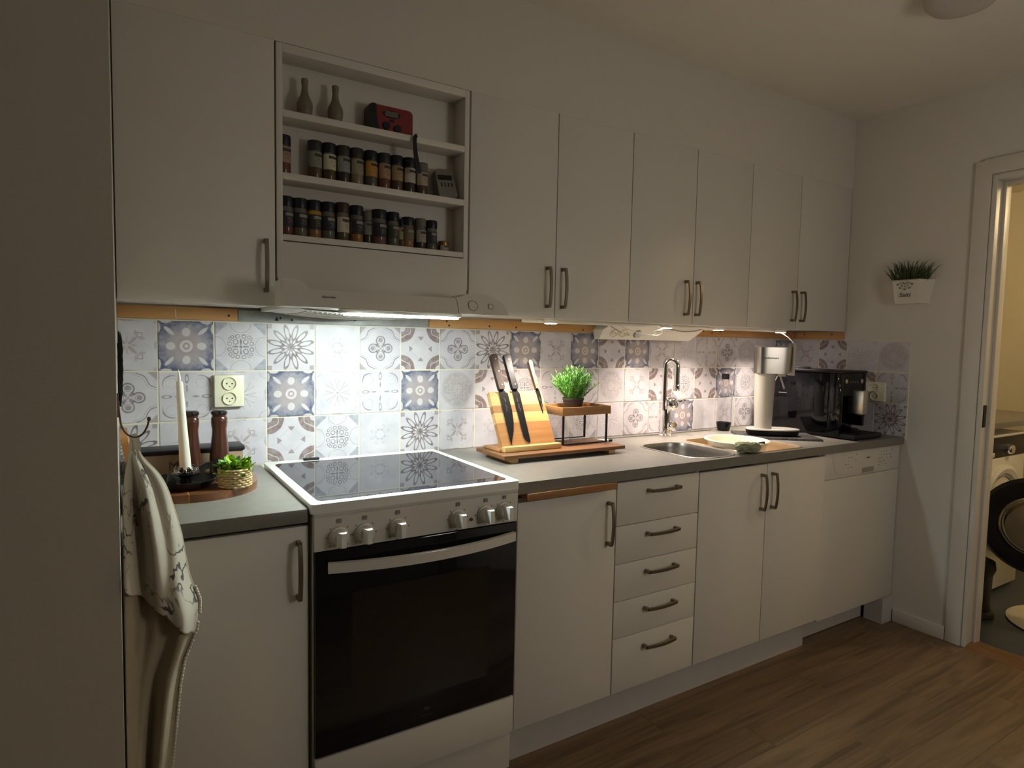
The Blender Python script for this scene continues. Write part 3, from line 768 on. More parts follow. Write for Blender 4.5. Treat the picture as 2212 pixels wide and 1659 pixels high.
# ================================================================== WALL SOCKETS
def wall_socket(name, label, c, w, h, rot, nrows):
    t = thing(name, label, 'socket', c)
    t.rotation_euler = (0, 0, rot)
    def L(nm, bm, m, p=t, **k):
        o = obj(nm, bm, m, None, loc=(0, 0, 0), **k); o.parent = p; return o
    pl = L('plate', B((-w/2, w/2, -.020, 0, -h/2, h/2)), 'cream_plastic', bevel=.004)
    for i in range(nrows):
        zc = (h/4 if i == 0 else -h/4) if nrows == 2 else 0
        mt = Matrix.Rotation(PI/2, 3, 'X')
        s_ = L('socket', lathe([(.0200, -.001), (.0200, .0042), (.0190, .0052), (.0180, .0045), (.0172, .0006), (0, .0006)], (0, -.020, zc*.92), 28, mt), 'socket_well', pl, smooth=True)
        for q in (-.0075, .0075): L('hole', lathe([(.0024, 0), (.0024, .0006), (0, .0006)], (q, -.0206, zc*.92), 8, mt), 'dark_hole', s_)
        L('screw', lathe([(.0018, 0), (.0018, .0006), (0, .0006)], (0, -.0206, zc*.92-.009), 8, mt), 'dark_hole', s_)
    return t
wall_socket('wall_socket', 'cream double wall socket on the tiles above the pepper mills', (.189, 0, 1.1235), .084, .098, 0, 2)
wall_socket('wall_socket', 'cream double wall socket beside the coffee machine in the corner', (XR-.006, -.4575, 1.085), .092, .092, -PI/2, 2)
tag(obj('plug', B((XR-.072, XR-.0265, -.445, -.405, 1.085, 1.112)), 'white_plastic', bevel=.003), 'white plug in the corner wall socket', 'plug')

# ================================================================== SPICE JARS AND SHELF THINGS
JR, JH = .0203, .111
def jar_mesh(prof, m, seg=24, ang=None):
    bm = bmesh.new(); add_lathe(bm, prof, (0, 0, 0), seg); bmesh.ops.recalc_face_normals(bm, faces=bm.faces)
    me = bpy.data.meshes.new('part'); bm.to_mesh(me); bm.free(); me.materials.append(MATS[m])
    for p in me.polygons: p.use_smooth = True
    me.set_sharp_from_angle(angle=math.radians(40)); return me
for nm, c in (('spice_olive', (.085, .06, .025)), ('spice_brown', (.075, .042, .02)), ('spice_dark', (.03, .02, .016)), ('spice_red', (.13, .035, .02)), ('spice_beige', (.24, .19, .11)), ('spice_grey', (.085, .08, .07)), ('spice_gold', (.26, .125, .03)), ('spice_rust', (.15, .05, .025)), ('spice_pink', (.14, .06, .06)), ('spice_green', (.10, .10, .07))):
    mat(nm, c, .55, var=.35, scale=160, coat=.35)
mat('jar_glass', (.13, .12, .10), .08, var=.1, coat=.8)
mat('lid_navy', (.010, .011, .02), .35, var=.1); mat('lid_charcoal', (.03, .029, .027), .45, var=.1); mat('lid_grey', (.16, .145, .12), .5, var=.1); mat('lid_brown', (.045, .024, .016), .4, var=.1); mat('lid_gold', (.35, .24, .07), .3, .7, var=.1)
def jar(label, x, y, z, r, h, lid, content, lab, lo=.30, hi=.68, rot=0., fillh=.62, lidh=.24, ink=(.03, .03, .035), name='spice_jar', group='spice jars on the wall shelf'):
    t = thing(name, label, 'jar', (x, y, z), group)
    t.rotation_euler = (0, 0, rot)
    def put(nm, me):
        o = bpy.data.objects.new(nm, me); COL.objects.link(o); o.parent = t; return o
    hb_ = h*(1-lidh)
    put('glass', jar_mesh([(r*.85, h*fillh), (r*.97, h*fillh+.0005), (r*.97, hb_*.94), (r*.86, hb_), (0, hb_)], 'jar_glass'))
    put('contents', jar_mesh([(r*.9, 0), (r*.98, .003), (r*.98, h*fillh), (0, h*fillh)], content))
    put('lid', jar_mesh([(r*.97, hb_-.002), (r*1.0, hb_), (r*1.0, h-.004), (r*.96, h-.001), (r*.85, h), (0, h)], lid))
    if lab:
        lm = label_mat('label', lab, ink, h*lo, h*hi)
        bm = bmesh.new(); n = 18; vs = []
        for i in range(n+1):
            a = math.radians(-90-75+150*i/n)
            vs.append((bm.verts.new((r*1.012*math.cos(a), r*1.012*math.sin(a), h*lo)), bm.verts.new((r*1.012*math.cos(a), r*1.012*math.sin(a), h*hi))))
        for a, b_ in zip(vs, vs[1:]): bm.faces.new((a[0], b_[0], b_[1], a[1]))
        me = bpy.data.meshes.new('label'); bm.to_mesh(me); bm.free(); me.materials.append(MATS[lm])
        for p in me.polygons: p.use_smooth = True
        put('paper_label', me)
    return t
def sx(x, y): return -.0906+(x+.0906)*(y+2.0926)/1.8926
yj = -.232
mid = [(.311, 'lid_navy', 'spice_red', (.36, .24, .19), 'pink-labelled spice jar alone at the left end of the middle shelf'),
 (.399, 'lid_charcoal', 'spice_olive', (.24, .25, .20), 'dark-lidded jar with grey-green label, first of the packed middle row'),
 (.440, 'lid_navy', 'spice_brown', (.58, .57, .42), 'jar with pale cream label, second in the packed middle row'),
 (.482, 'lid_charcoal', 'spice_dark', (.27, .28, .28), 'jar with blue-grey label, third in the packed middle row'),
 (.523, 'lid_charcoal', 'spice_beige', (.33, .29, .20), 'jar with beige label and pale spice, fourth in the packed middle row'),
 (.567, 'lid_navy', 'spice_grey', (.50, .25, .04), 'spice jar with bright orange label on the middle shelf'),
 (.609, 'lid_charcoal', 'spice_rust', (.40, .25, .15), 'jar with peach label right of the orange-labelled jar'),
 (.650, 'lid_navy', 'spice_brown', (.36, .25, .13), 'jar with tan label, second right of the orange-labelled jar'),
 (.692, 'lid_navy', 'spice_dark', (.55, .51, .42), 'jar with white label beside the hanging black strap'),
 (.734, 'lid_grey', 'spice_brown', (.42, .36, .27), 'grey-lidded jar at the right end of the middle row')]
for i, (x, lid, con, lc, lab) in enumerate(mid):
    jar(lab, sx(x, yj), yj, SH[1], JR, JH if i < 9 else .103, lid, con, lc, .31, .70, rot=.25, fillh=.36)
low = [(.318, 'lid_navy', 'spice_red', (.035, .03, .04), 'dark jar with a red fruit picture at the left end of the lowest shelf', .111, yj, JR),
 (.356, 'lid_navy', 'spice_green', (.02, .02, .03), 'dark-labelled jar, second from the left on the lowest shelf', .110, yj, .0215),
 (.397, 'lid_navy', 'spice_gold', (.03, .025, .03), 'dark-labelled jar with a yellow collar on the lowest shelf', .110, yj, JR),
 (.437, 'lid_navy', 'spice_green', (.02, .022, .035), 'navy-labelled jar right of the yellow-collared jar', .110, yj, .0205),
 (.480, 'lid_brown', 'spice_olive', (.55, .50, .40), 'brown-lidded jar with white label and red emblem', .114, yj, JR),
 (.523, 'lid_navy', 'spice_gold', (.025, .022, .03), 'dark-labelled jar right of the white-labelled brown-lidded one', .111, yj, JR),
 (.594, 'lid_navy', 'spice_pink', (.02, .02, .03), 'wide navy-lidded jar in the middle of the lowest shelf', .108, yj, .0235),
 (.639, 'lid_navy', 'spice_grey', (.05, .047, .04), 'see-through grey jar right of the wide navy-lidded jar', .106, yj, .020),
 (.689, 'lid_navy', 'spice_gold', (.17, .13, .07), 'shorter jar of golden spice on the lowest shelf', .097, yj, .0195),
 (.732, 'lid_grey', 'spice_dark', (.36, .33, .29), 'grey-lidded jar with grey-white label on the lowest shelf', .098, yj, .0185),
 (.770, 'lid_navy', 'spice_green', (.03, .035, .045), 'last tall jar on the lowest shelf, half empty', .096, yj, .019)]
for i, (x, lid, con, lc, lab, h, y, r) in enumerate(low):
    t = jar(lab, sx(x, y), y, SH[0], r, h, lid, con, lc, .24, .62, rot=.25, fillh=.34 if i not in (10,) else .2, ink=(.30, .29, .27) if sum(lc) < .4 else (.05, .05, .05))
    if i == 2:
        o = obj('collar', lathe([(r*1.005, .064), (r*1.01, .066), (r*1.01, .076), (r*1.0, .078)], (0, 0, 0), 24, caps=False), mat('collar_yellow', (.42, .24, .02), .5), None, smooth=True, loc=(0, 0, 0)); o.parent = t
    if i in (0, 4):
        o = obj('emblem', lathe([(.0045, -.0006), (.0045, .0006), (0, .0008)], (.004*0, -r*1.014, .060 if i == 4 else .042), 14, Matrix.Rotation(PI/2, 3, 'X')), 'red_plastic', None, loc=(0, 0, 0)); o.parent = t
jar('small grey-lidded jar tucked behind the lowest row', sx(.5575, -.224), -.2235, SH[0], .0165, .100, 'lid_grey', 'spice_dark', (.22, .21, .20), fillh=.4, rot=.25)
jar('yellow-labelled jar half hidden behind the lowest row', sx(.668, -.224), -.2235, SH[0], .0165, .090, 'lid_navy', 'spice_olive', (.42, .37, .16), fillh=.4, rot=.25)
jar('tiny squat jar with a gold lid at the right end of the lowest shelf', sx(.815, -.225), -.225, SH[0], .0175, .0375, 'lid_gold', 'spice_grey', (.42, .38, .28), .05, .62, rot=.25, fillh=.6, lidh=.30)
for x, lab in ((.371, 'small speckled brown bottle vase at the left end of the top shelf'), (.459, 'small speckled brown bottle vase beside the radio')):
    o = tag(obj('bottle_vase', lathe([(.015, 0), (.0185, .008), (.0212, .022), (.0218, .034), (.0200, .044), (.0150, .054), (.0108, .064), (.0085, .078), (.0080, .088), (.0092, .090), (.0097, .104), (.0080, .106), (.0065, .104), (.006, .09), (0, .09)], (sx(x, -.245), -.245, SH[2]), 28), 'vase_glaze', smooth=True), lab, 'vase', 'pair of bottle vases on the top shelf')
# radio
rx0, rx1, ry = sx(.556, -.245), sx(.700, -.245), -.240
t = thing('radio', 'small red emergency radio with black end on the top shelf', 'radio', ((rx0+rx1)/2, ry, SH[2]))
rh = .080
body = prism(rrect(rx0, rx1, SH[2], SH[2]+rh, .014, 5), lambda a, b: Vector((a, ry-.012, b)), lambda a, b: Vector((a, ry+.022, b)))
obj('case', body, 'red_plastic', t, bevel=.004)
obj('end_cap', prism([(rx0-.001, SH[2]+.002), (rx0-.001, SH[2]+rh-.014), (rx0+.003, SH[2]+rh-.005), (rx0+.012, SH[2]+rh+.0005), (rx0+.024, SH[2]+rh+.0008), (rx0+.026, SH[2]+.045), (rx0+.036, SH[2]+.002)], lambda a, b: Vector((a, ry-.0145, b)), lambda a, b: Vector((a, ry+.0225, b))), 'black_plastic', t, bevel=.002)
mt = Matrix.Rotation(PI/2, 3, 'X')
def disc_on(nm, x, z, a, b_, h, m, par): return obj(nm, prism([(a*math.cos(2*PI*i/28), b_*math.sin(2*PI*i/28)) for i in range(28)], lambda p, q: Vector((x+p, ry-.011, z+q)), lambda p, q: Vector((x+p*.94, ry-.012-h, z+q*.94))), m, par)
g_ = disc_on('speaker_grille', rx0+.072, SH[2]+.058, .029, .0115, .002, 'black_plastic', t)
for i in range(5): obj('slot', B((rx0+.052, rx0+.092, ry-.0146, ry-.0138, SH[2]+.0512+i*.0032, SH[2]+.0524+i*.0032)), 'grey_plastic', g_)
disc_on('knob', rx0+.056, SH[2]+.022, .0115, .0115, .006, 'black_plastic', t); disc_on('knob', rx0+.091, SH[2]+.018, .0120, .0120, .006, 'black_plastic', t)
disc_on('button', rx0+.074, SH[2]+.0395, .008, .004, .002, 'black_plastic', t)
obj('wrist_strap', sweep(bmesh.new(), smooth_path([(.690, -.262, SH[2]+.004), (.681, -.284, SH[2]+.002), (.672, -.291, SH[2]-.012), (.674, -.292, SH[2]-.05), (.681, -.293, SH[2]-.09), (.684, -.292, SH[2]-.112)], 6), [(-.007, -.0016), (.007, -.0016), (.007, .0016), (-.007, .0016)], upv=(0, -1, 0), scale=[.72+.55*(i/30)**2 for i in range(31)]), 'black_plastic', t, bevel=.0008)
# grey hand-held device leaning in the corner of the middle shelf
t = thing('kitchen_timer', 'grey kitchen timer leaning in the right end of the middle shelf', 'timer', (.822, -.215, SH[1]))
mt = Matrix.Translation((.804, -.246, SH[1]+.002)) @ Matrix.Rotation(-.26, 4, 'X') @ Matrix.Rotation(-.10, 4, 'Y') @ Matrix.Scale(1.16, 4)
def T_(bm):
    for v in bm.verts: v.co = mt @ v.co
    return bm
kc = obj('case', T_(prism(rrect(-.029, .029, 0, .082, .010, 5), lambda a, b: Vector((a*(1-.10*b/.082), -.012, b)), lambda a, b: Vector((a*(1-.10*b/.082), .010, b)))), 'timer_grey', t, bevel=.003)
obj('display', T_(B((-.0225, .0205, -.0130, -.011, .050, .064))), 'black_gloss', kc)
for i in range(4): obj('slot', T_(B((-.0165+i*.0105, -.0135+i*.0105, -.0130, -.011, .031, .042))), 'black_plastic', kc)

# ================================================================== LEFT COUNTER GROUP
bx, by, br = .072, -.262, .152
t = thing('round_board', 'round dark walnut serving board on the left worktop', 'serving board', (bx, by, Z))
def disc_slice(xa, xb, n=14):
    pts = []
    for i in range(n+1):
        x = xa+(xb-xa)*i/n; pts.append((x, -math.sqrt(max(0, br*br-x*x))))
    for i in range(n+1):
        x = xb-(xb-xa)*i/n; pts.append((x, math.sqrt(max(0, br*br-x*x))))
    out = []
    for p in pts:
        if not out or (Vector(p)-Vector(out[-1])).length > 1e-5: out.append(p)
    if (Vector(out[0])-Vector(out[-1])).length < 1e-5: out.pop()
    return out
cuts = [-br, -.092, -.030, -.0265, .050, br]
for i, (a, b_) in enumerate(zip(cuts, cuts[1:])):
    pol = disc_slice(a, b_-.0002)
    obj('stave', prism(pol, lambda p, q: Vector((bx+p, by+q, Z)), lambda p, q: Vector((bx+p, by+q, Z+.020))), 'acacia_mid' if i == 2 else 'walnut', t, bevel=.0012, seg=1)
ZB = Z+.0205
# chamberstick
cx, cy = .045, -.315
t = thing('chamberstick', 'black metal chamberstick dish with glass drip cup under the candle', 'candle holder', (cx, cy, ZB))
obj('dish', lathe([(0, .003), (.045, .003), (.056, .006), (.066, .018), (.0705, .0225), (.0720, .0215), (.0690, .016), (.058, .002), (.046, 0), (0, 0)], (cx, cy, ZB), 40), 'black_metal', t, smooth=True)
obj('stem', lathe([(.018, .003), (.013, .008), (.012, .022), (.020, .031), (.032, .034), (.033, .0365), (.016, .036), (.0155, .046), (.0135, .046), (.0135, .032), (0, .032)], (cx, cy, ZB), 32), 'black_metal', t, smooth=True)
obj('thumb_plate', sweep(bmesh.new(), smooth_path([(cx-.03, cy-.055, ZB+.008), (cx-.036, cy-.062, ZB+.020), (cx-.038, cy-.066, ZB+.034), (cx-.048, cy-.07, ZB+.040), (cx-.060, cy-.066, ZB+.036)], 5), [(-.010, -.001), (.010, -.001), (.010, .001), (-.010, .001)], upv=(0, -1, .3)), 'black_metal', t, smooth=True)
obj('ring_handle', sweep(bmesh.new(), smooth_path([(cx+.028, cy+.03, ZB+.030), (cx+.05, cy+.05, ZB+.040), (cx+.085, cy+.06, ZB+.040), (cx+.10, cy+.05, ZB+.034), (cx+.10, cy+.04, ZB+.012), (cx+.07, cy+.03, ZB+.016)], 6), [(-.002, -.009), (.002, -.009), (.002, .009), (-.002, .009)]), 'black_metal', t, smooth=True)
gb = bmesh.new()
for i in range(9):
    a = 2*PI*i/9; add_lathe(gb, [(0, -.006), (.006, -.003), (.007, .002), (.003, .009), (0, .011)], (cx+.023*math.cos(a), cy+.023*math.sin(a), ZB+.044), 7)
obj('glass_petals', gb, 'clear_pet', t)
cz0 = ZB+.038; top = Vector((-.0115, .004, .232))
t = thing('candle', 'tall white taper candle leaning slightly in the black chamberstick', 'candle', (cx, cy, cz0))
def axis_lathe(prof, seg=24):
    bm = bmesh.new(); n = len(prof)
    add_lathe(bm, prof, (0, 0, 0), seg)
    for v in bm.verts: v.co = Vector((cx, cy, cz0))+Vector((v.co.x+top.x*v.co.z/.232, v.co.y+top.y*v.co.z/.232, v.co.z))
    return bm
obj('wax', axis_lathe([(.0130, 0), (.0138, .004), (.0105, .120), (.0082, .225), (.0066, .231), (0, .229)]), 'candle_wax', t, smooth=True)
obj('flame_tip', axis_lathe([(.0022, .226), (.0040, .236), (.0040, .243), (.0022, .253), (0, .262)], 14), 'white_plastic', t, smooth=True)
# mills
def mill(label, x, y, r, h, base):
    t = thing('pepper_mill', label, 'pepper mill', (x, y, ZB), 'pepper mills on the round board')
    s = h/.182
    obj('body', lathe([(a*r, b_*s) for a, b_ in [(.98, .022), (1.0, .024), (.98, .05), (.86, .085), (.74, .115), (.72, .128), (.80, .140), (.82, .150), (.80, .160), (.70, .164), (.72, .168), (.72, .172), (0, .172)]], (x, y, ZB), 32), 'mill_wood', t, smooth=True)
    obj('cap', lathe([(a*r, b_*s) for a, b_ in [(.70, .168), (.80, .170), (.84, .174), (.80, .179), (.6, .182), (0, .182)]], (x, y, ZB), 32), 'mill_black', t, smooth=True)
    obj('base', lathe([(a*r, b_*s) for a, b_ in [(.98, 0), (1.0, .002), (1.0, .022), (.6, .0225)]], (x, y, ZB), 32), base, t, smooth=True)
mill('left dark-red wooden pepper mill behind the candle', .0705, -.185, .0232, .180, 'grey_plastic')
mill('right dark-red wooden pepper mill behind the green basket plant', .1395, -.185, .0262, .180, 'mill_black')
# kraft box
t = thing('storage_box', 'brown storage box with black lid and lettering against the tiles', 'box', (.085, -.085, Z))
bxx = obj('box', B((-.055, .208, -.136, -.050, Z, Z+.075)), 'kraft', t, bevel=.002)
obj('lid', B((-.059, .213, -.140, -.046, Z+.0755, Z+.088)), 'black_plastic', t, bevel=.003)
text('lettering', 'Maison', .036, facing((.070, -.1365, Z+.042), *FRONT), 'brown_print', bxx, space=1.08)
# basket plant
px_, py_ = .1545, -.358
t = thing('basket_plant', 'lime green artificial plant in a small woven seagrass basket', 'plant', (px_, py_, ZB))
bk = obj('basket', lathe([(.030, 0), (.0345, .002), (.0365, .02), (.0365, .046), (.0345, .046), (.0345, .006), (0, .005)], (px_, py_, ZB), 32), 'seagrass', t, smooth=True)
for k in range(8):
    path = [(px_+(.0372+.0020*math.sin(a*14+k*PI))*math.cos(a), py_+(.0372+.0020*math.sin(a*14+k*PI))*math.sin(a), ZB+.003+k*.0060) for a in [2*PI*i/112 for i in range(112)]]
    obj('strand', tube(path, .0030, 6, closed=True), 'seagrass', bk, smooth=True)
def leaf_mesh(L, w, m, cup=.3):
    bm = bmesh.new(); n = 5; rows = []
    for i in range(n+1):
        s_ = i/n; ww = w*math.sin(PI*min(.98, .12+.86*s_))**.8*.5; zz = cup*L*(s_**1.5)*.5
        rows.append((bm.verts.new((s_*L, -ww, zz)), bm.verts.new((s_*L, 0, zz-.0012)), bm.verts.new((s_*L, ww, zz))))
    for a, b_ in zip(rows, rows[1:]):
        bm.faces.new((a[0], b_[0], b_[1], a[1])); bm.faces.new((a[1], b_[1], b_[2], a[2]))
    me = bpy.data.meshes.new('leaf'); bm.to_mesh(me); bm.free(); me.materials.append(MATS[m])
    for p in me.polygons: p.use_smooth = True
    return me
LM = [leaf_mesh(.020, .017, 'leaf_lime'), leaf_mesh(.017, .014, 'leaf_green'), leaf_mesh(.023, .015, 'leaf_lime')]
rnd = random.Random(11)
for i in range(110):
    a = rnd.uniform(0, 2*PI); rr = .036*math.sqrt(rnd.random()); hgt = rnd.uniform(.040, .072)-rr*.45
    o = bpy.data.objects.new('leaf', LM[rnd.choice((0, 0, 1, 1, 2))]); COL.objects.link(o); o.parent = t
    o.location = (rr*math.cos(a), rr*math.sin(a), hgt)
    o.rotation_euler = (rnd.uniform(-.5, .5), rnd.uniform(-1.1, .1), a+rnd.uniform(-.9, .9))
stm = bmesh.new()
for i in range(16):
    a = 2*PI*i/16; sweep(stm, [(px_+.01*math.cos(a), py_+.01*math.sin(a), ZB+.02), (px_+.026*math.cos(a), py_+.026*math.sin(a), ZB+.06)], circ(.0012, 5))
obj('stems', stm, 'leaf_green', t)
# things on the left wall: leaning board, dark feathery bundle, hook and towel
t = thing('leaning_board', 'orange-brown wooden board leaning against the left wall behind the towel', 'cutting board', (-.08, -.35, Z))
mt_ = Matrix.Translation((-.066, 0, Z)) @ Matrix.Rotation(math.radians(-9.5), 4, 'Y')
bm = bmesh.new(); prism(rrect(-.46, -.26, 0, .175, .02, 5), lambda a, b: mt_ @ Vector((0, a, b)), lambda a, b: mt_ @ Vector((.014, a, b)), bm)
obj('plate', bm, 'board_orange', t, bevel=.002)
t = thing('feather_bundle', 'black feathery bundle hanging on the left wall above the towel hook', 'decoration', (-.094, -.52, 1.13))
fb = bmesh.new(); rnd = random.Random(5)
for i in range(150):
    y = -.52+rnd.gauss(0, .012); z0 = rnd.uniform(1.135, 1.24); L = rnd.uniform(.03, .075); dx = rnd.uniform(0, .007)
    x = -.096+rnd.uniform(0, .007)*(1-abs(z0-1.2)/.15)
    sweep(fb, [(x, y, z0), (x+dx*.5, y+rnd.gauss(0, .006), z0+L*.5), (x+dx*.35, y+rnd.gauss(0, .012), min(z0+L, 1.295))], [(-.0016, 0), (0, .0006), (.0016, 0), (0, -.0006)], upv=(0, 1, 0), scale=[.7, 1, .1])
o = obj('barbs', fb, 'feather', t); o['kind'] = 'stuff'
obj('quill', tube([(-.0955, -.52, 1.125), (-.094, -.52, 1.2), (-.0955, -.52, 1.27)], .0016, 6), 'feather', t)
t = thing('wall_hook', 'rusty brown wire coat hook on the left wall holding the towel', 'hook', (XL, -.72, 1.12))
obj('wire', tube(smooth_path([(XL+.002, -.72, 1.165), (XL+.0035, -.72, 1.14), (-.0915, -.72, 1.118), (-.083, -.72, 1.102), (-.070, -.72, 1.0955), (-.058, -.72, 1.101), (-.0505, -.72, 1.114), (-.0475, -.72, 1.126)], 6), .0017, 8, upv=(0, 1, 0)), 'rust_wire', t, smooth=True)
obj('knob_end', lathe([(0, -.004), (.003, -.003), (.0034, .001), (.0024, .004), (0, .0045)], (-.047, -.72, 1.129), 12), 'rust_wire', t, smooth=True)
obj('back_plate', B((XL, XL+.0025, -.728, -.712, 1.135, 1.18)), 'rust_wire', t, bevel=.0008)
# towel
def towel_mat():
    m, nt, b = newmat('towel_print'); X.nt = nt
    tc = nt.nodes.new('ShaderNodeTexCoord'); sp = nt.nodes.new('ShaderNodeSeparateXYZ'); nt.links.new(tc.outputs['UV'], sp.inputs[0])
    u, v = X(sp.outputs[0]), X(sp.outputs[1])
    n1 = noise_node(nt, 7, 2, tc.outputs['UV']); n2 = noise_node(nt, 2.4, 2, tc.outputs['UV']); n3 = noise_node(nt, 400, 2, tc.outputs['UV'])
    w_ = v*7.0 + u*1.5 + X(n1.outputs[0])*3.2
    strokes = line(X.m('FRACT', w_) - .5, .10, .06)*clamp01((X(n2.outputs[0]) - .46)*9.0)
    c = mixc(nt, X(n3.outputs[0])*.5, (.56, .52, .43), (.48, .44, .36))
    c = mixc(nt, strokes*.92, c, (.045, .042, .045))
    nt.links.new(c, b.inputs['Base Color']); b.inputs['Roughness'].default_value = .95
    MATS['towel_print'] = m
towel_mat(); mat('towel_plain', (.40, .34, .25), .95, var=.10, scale=14, bump=.4, bscale=300); mat('towel_fringe', (.60, .56, .47), .95, var=.2, scale=90)
def sheet(rows, name, m, parent, th=.0018):
    """rows: list of point lists (top to bottom) -> cloth sheet with uv"""
    me = bpy.data.meshes.new(name); n = len(rows[0]); vs = [p for r in rows for p in r]
    pw = world_of(parent); fs = []
    for j in range(len(rows)-1):
        for i in range(n-1): fs.append((j*n+i, j*n+i+1, (j+1)*n+i+1, (j+1)*n+i))
    me.from_pydata([tuple(Vector(v)-pw) for v in vs], [], fs); me.materials.append(MATS[m])
    uv = me.uv_layers.new(name='UVMap')
    for p in me.polygons:
        p.use_smooth = True
        for li in p.loop_indices:
            vi = me.loops[li].vertex_index; uv.data[li].uv = ((vi % n)/(n-1), (vi//n)/(len(rows)-1))
    o = bpy.data.objects.new(name, me); COL.objects.link(o); o.parent = parent
    md = o.modifiers.new('thick', 'SOLIDIFY'); md.thickness = th
    sb = o.modifiers.new('sub', 'SUBSURF'); sb.levels = 1; sb.render_levels = 1
    return o
def interp(tab, z):
    for (z0, v0), (z1, v1) in zip(tab, tab[1:]):
        if z0 >= z >= z1: return v0+(v1-v0)*(z0-z)/(z0-z1)
    return tab[0][1] if z > tab[0][0] else tab[-1][1]
t = thing('kitchen_towel', 'beige linen kitchen towel with black script hanging from the left wall hook', 'towel', (-.07, -.72, .42))
obj('loop', sweep(bmesh.new(), smooth_path([(-.073, -.716, 1.060), (-.075, -.719, 1.080), (-.071, -.720, 1.0985), (-.067, -.7215, 1.080), (-.066, -.725, 1.058)], 5), [(-.0055, -.0008), (.0055, -.0008), (.0055, .0008), (-.0055, .0008)], upv=(0, 1, 0)), 'loop_fabric', t)
right = [(1.075, -.066), (1.055, -.058), (1.03, -.036), (1.0, -.020), (.95, -.006), (.892, .008), (.85, .014), (.806, .021), (.775, .030), (.749, .038), (.72, .037), (.688, .032), (.63, .008), (.58, -.001), (.535, -.006), (.425, -.018), (.30, -.03)]
left = [(1.075, -.080), (1.04, -.088), (1.0, -.093), (.3, -.095)]
def fold_pt(s_, z, amp=1.):
    xl, xr = interp(left, z), interp(right, z)
    x = xl+(xr-xl)*s_
    k = min(1, (1.08-z)/.12)
    y = -.735-.018*k*math.sin(s_*9.0+z*2.5)*amp-.012*k*math.sin(s_*17.0-z*7)+.05*k*(s_-.5)
    return (x, y, z)
zz = [1.075-.775*j/46 for j in range(47)]
sheet([[fold_pt(i/26, z) for i in range(27)] for z in zz], 'back_fall', 'towel_plain', t)
# front fall ends on a slanting hem
rows = []
for j in range(41):
    f = j/40; row = []
    for i in range(23):
        s_ = i/22; zend = .832-.150*s_
        z = 1.073-(1.073-zend)*f
        x, y, _ = fold_pt(s_*.97, z, 1.0)
        k = min(1, (1.08-z)/.1)
        row.append((x, y-.010-.016*k*(.6+.4*math.sin(s_*12+z*9))-.02*k*s_*(1-s_), z))
    rows.append(row)
sheet(rows, 'front_fall', 'towel_print', t)
fr = bmesh.new()
for j in range(60):
    z = .70-.40*j/60; x, y, _ = fold_pt(1, z)
    add_lathe(fr, [(0, -.004), (.0028, -.002), (.003, .002), (0, .0045)], (x+.001, y-.002, z), 6)
for j in range(10):
    z = .775-.06*j/10; x, y, _ = fold_pt(1, z); add_lathe(fr, [(0, -.004), (.0035, -.002), (.0035, .002), (0, .0045)], (x+.001, y-.004, z), 6)
obj('fringe', fr, 'towel_fringe', t, smooth=True)

# ================================================================== KNIFE GROUP
ZR = .913
t = thing('riser_board', 'low wooden riser board on feet under the knife stand and wire tray', 'serving board', (1.26, -.24, Z))
for i, (a, b_) in enumerate(((-.338, -.300), (-.2995, -.262), (-.2615, -.224), (-.2235, -.186), (-.1855, -.145))):
    obj('slat', B((.975, 1.503, a-.008, b_-.008, ZR-.013, ZR)), 'acacia', t, bevel=.0012, seg=1)
for x in (1.008, 1.435):
    obj('foot', B((x, x+.030, -.334, -.165, Z, ZR-.0135)), 'acacia_light', t, bevel=.0012)
t = thing('knife_stand', 'acacia magnetic knife stand leaning back on its base', 'knife block', (1.13, -.24, ZR))
def KP(x, s, d=0.):                                     # point on the leaning face
    c, sn = .187/.213, .102/.213
    return Vector((x, -.268+s*sn-d*c, .921+s*c+d*sn))
def kbox(x0_, x1_, s0, s1, d0, d1, bm=None):
    bm = bm or bmesh.new()
    return prism([(x0_, s0), (x1_, s0), (x1_, s1), (x0_, s1)], lambda a, b: KP(a, b, d0), lambda a, b: KP(a, b, d1), bm)
KX0, KX1 = 1.0165, 1.241
for i, (s0, s1, m) in enumerate(((-.004, .096, 'acacia_mid'), (.0962, .135, 'acacia_light'), (.1352, .163, 'bamboo'), (.1632, .216, 'acacia_light'))):
    obj('plank', kbox(KX0, KX1, s0, s1, -.020, 0), m, t, bevel=.001, seg=1)
obj('base', B((.998, 1.246, -.275, -.165, ZR+.0005, ZR+.010)), 'acacia_mid', t, bevel=.002)
obj('front_lip', B((1.008, 1.246, -.296, -.270, ZR+.0005, ZR+.019)), 'acacia_light', t, bevel=.003)
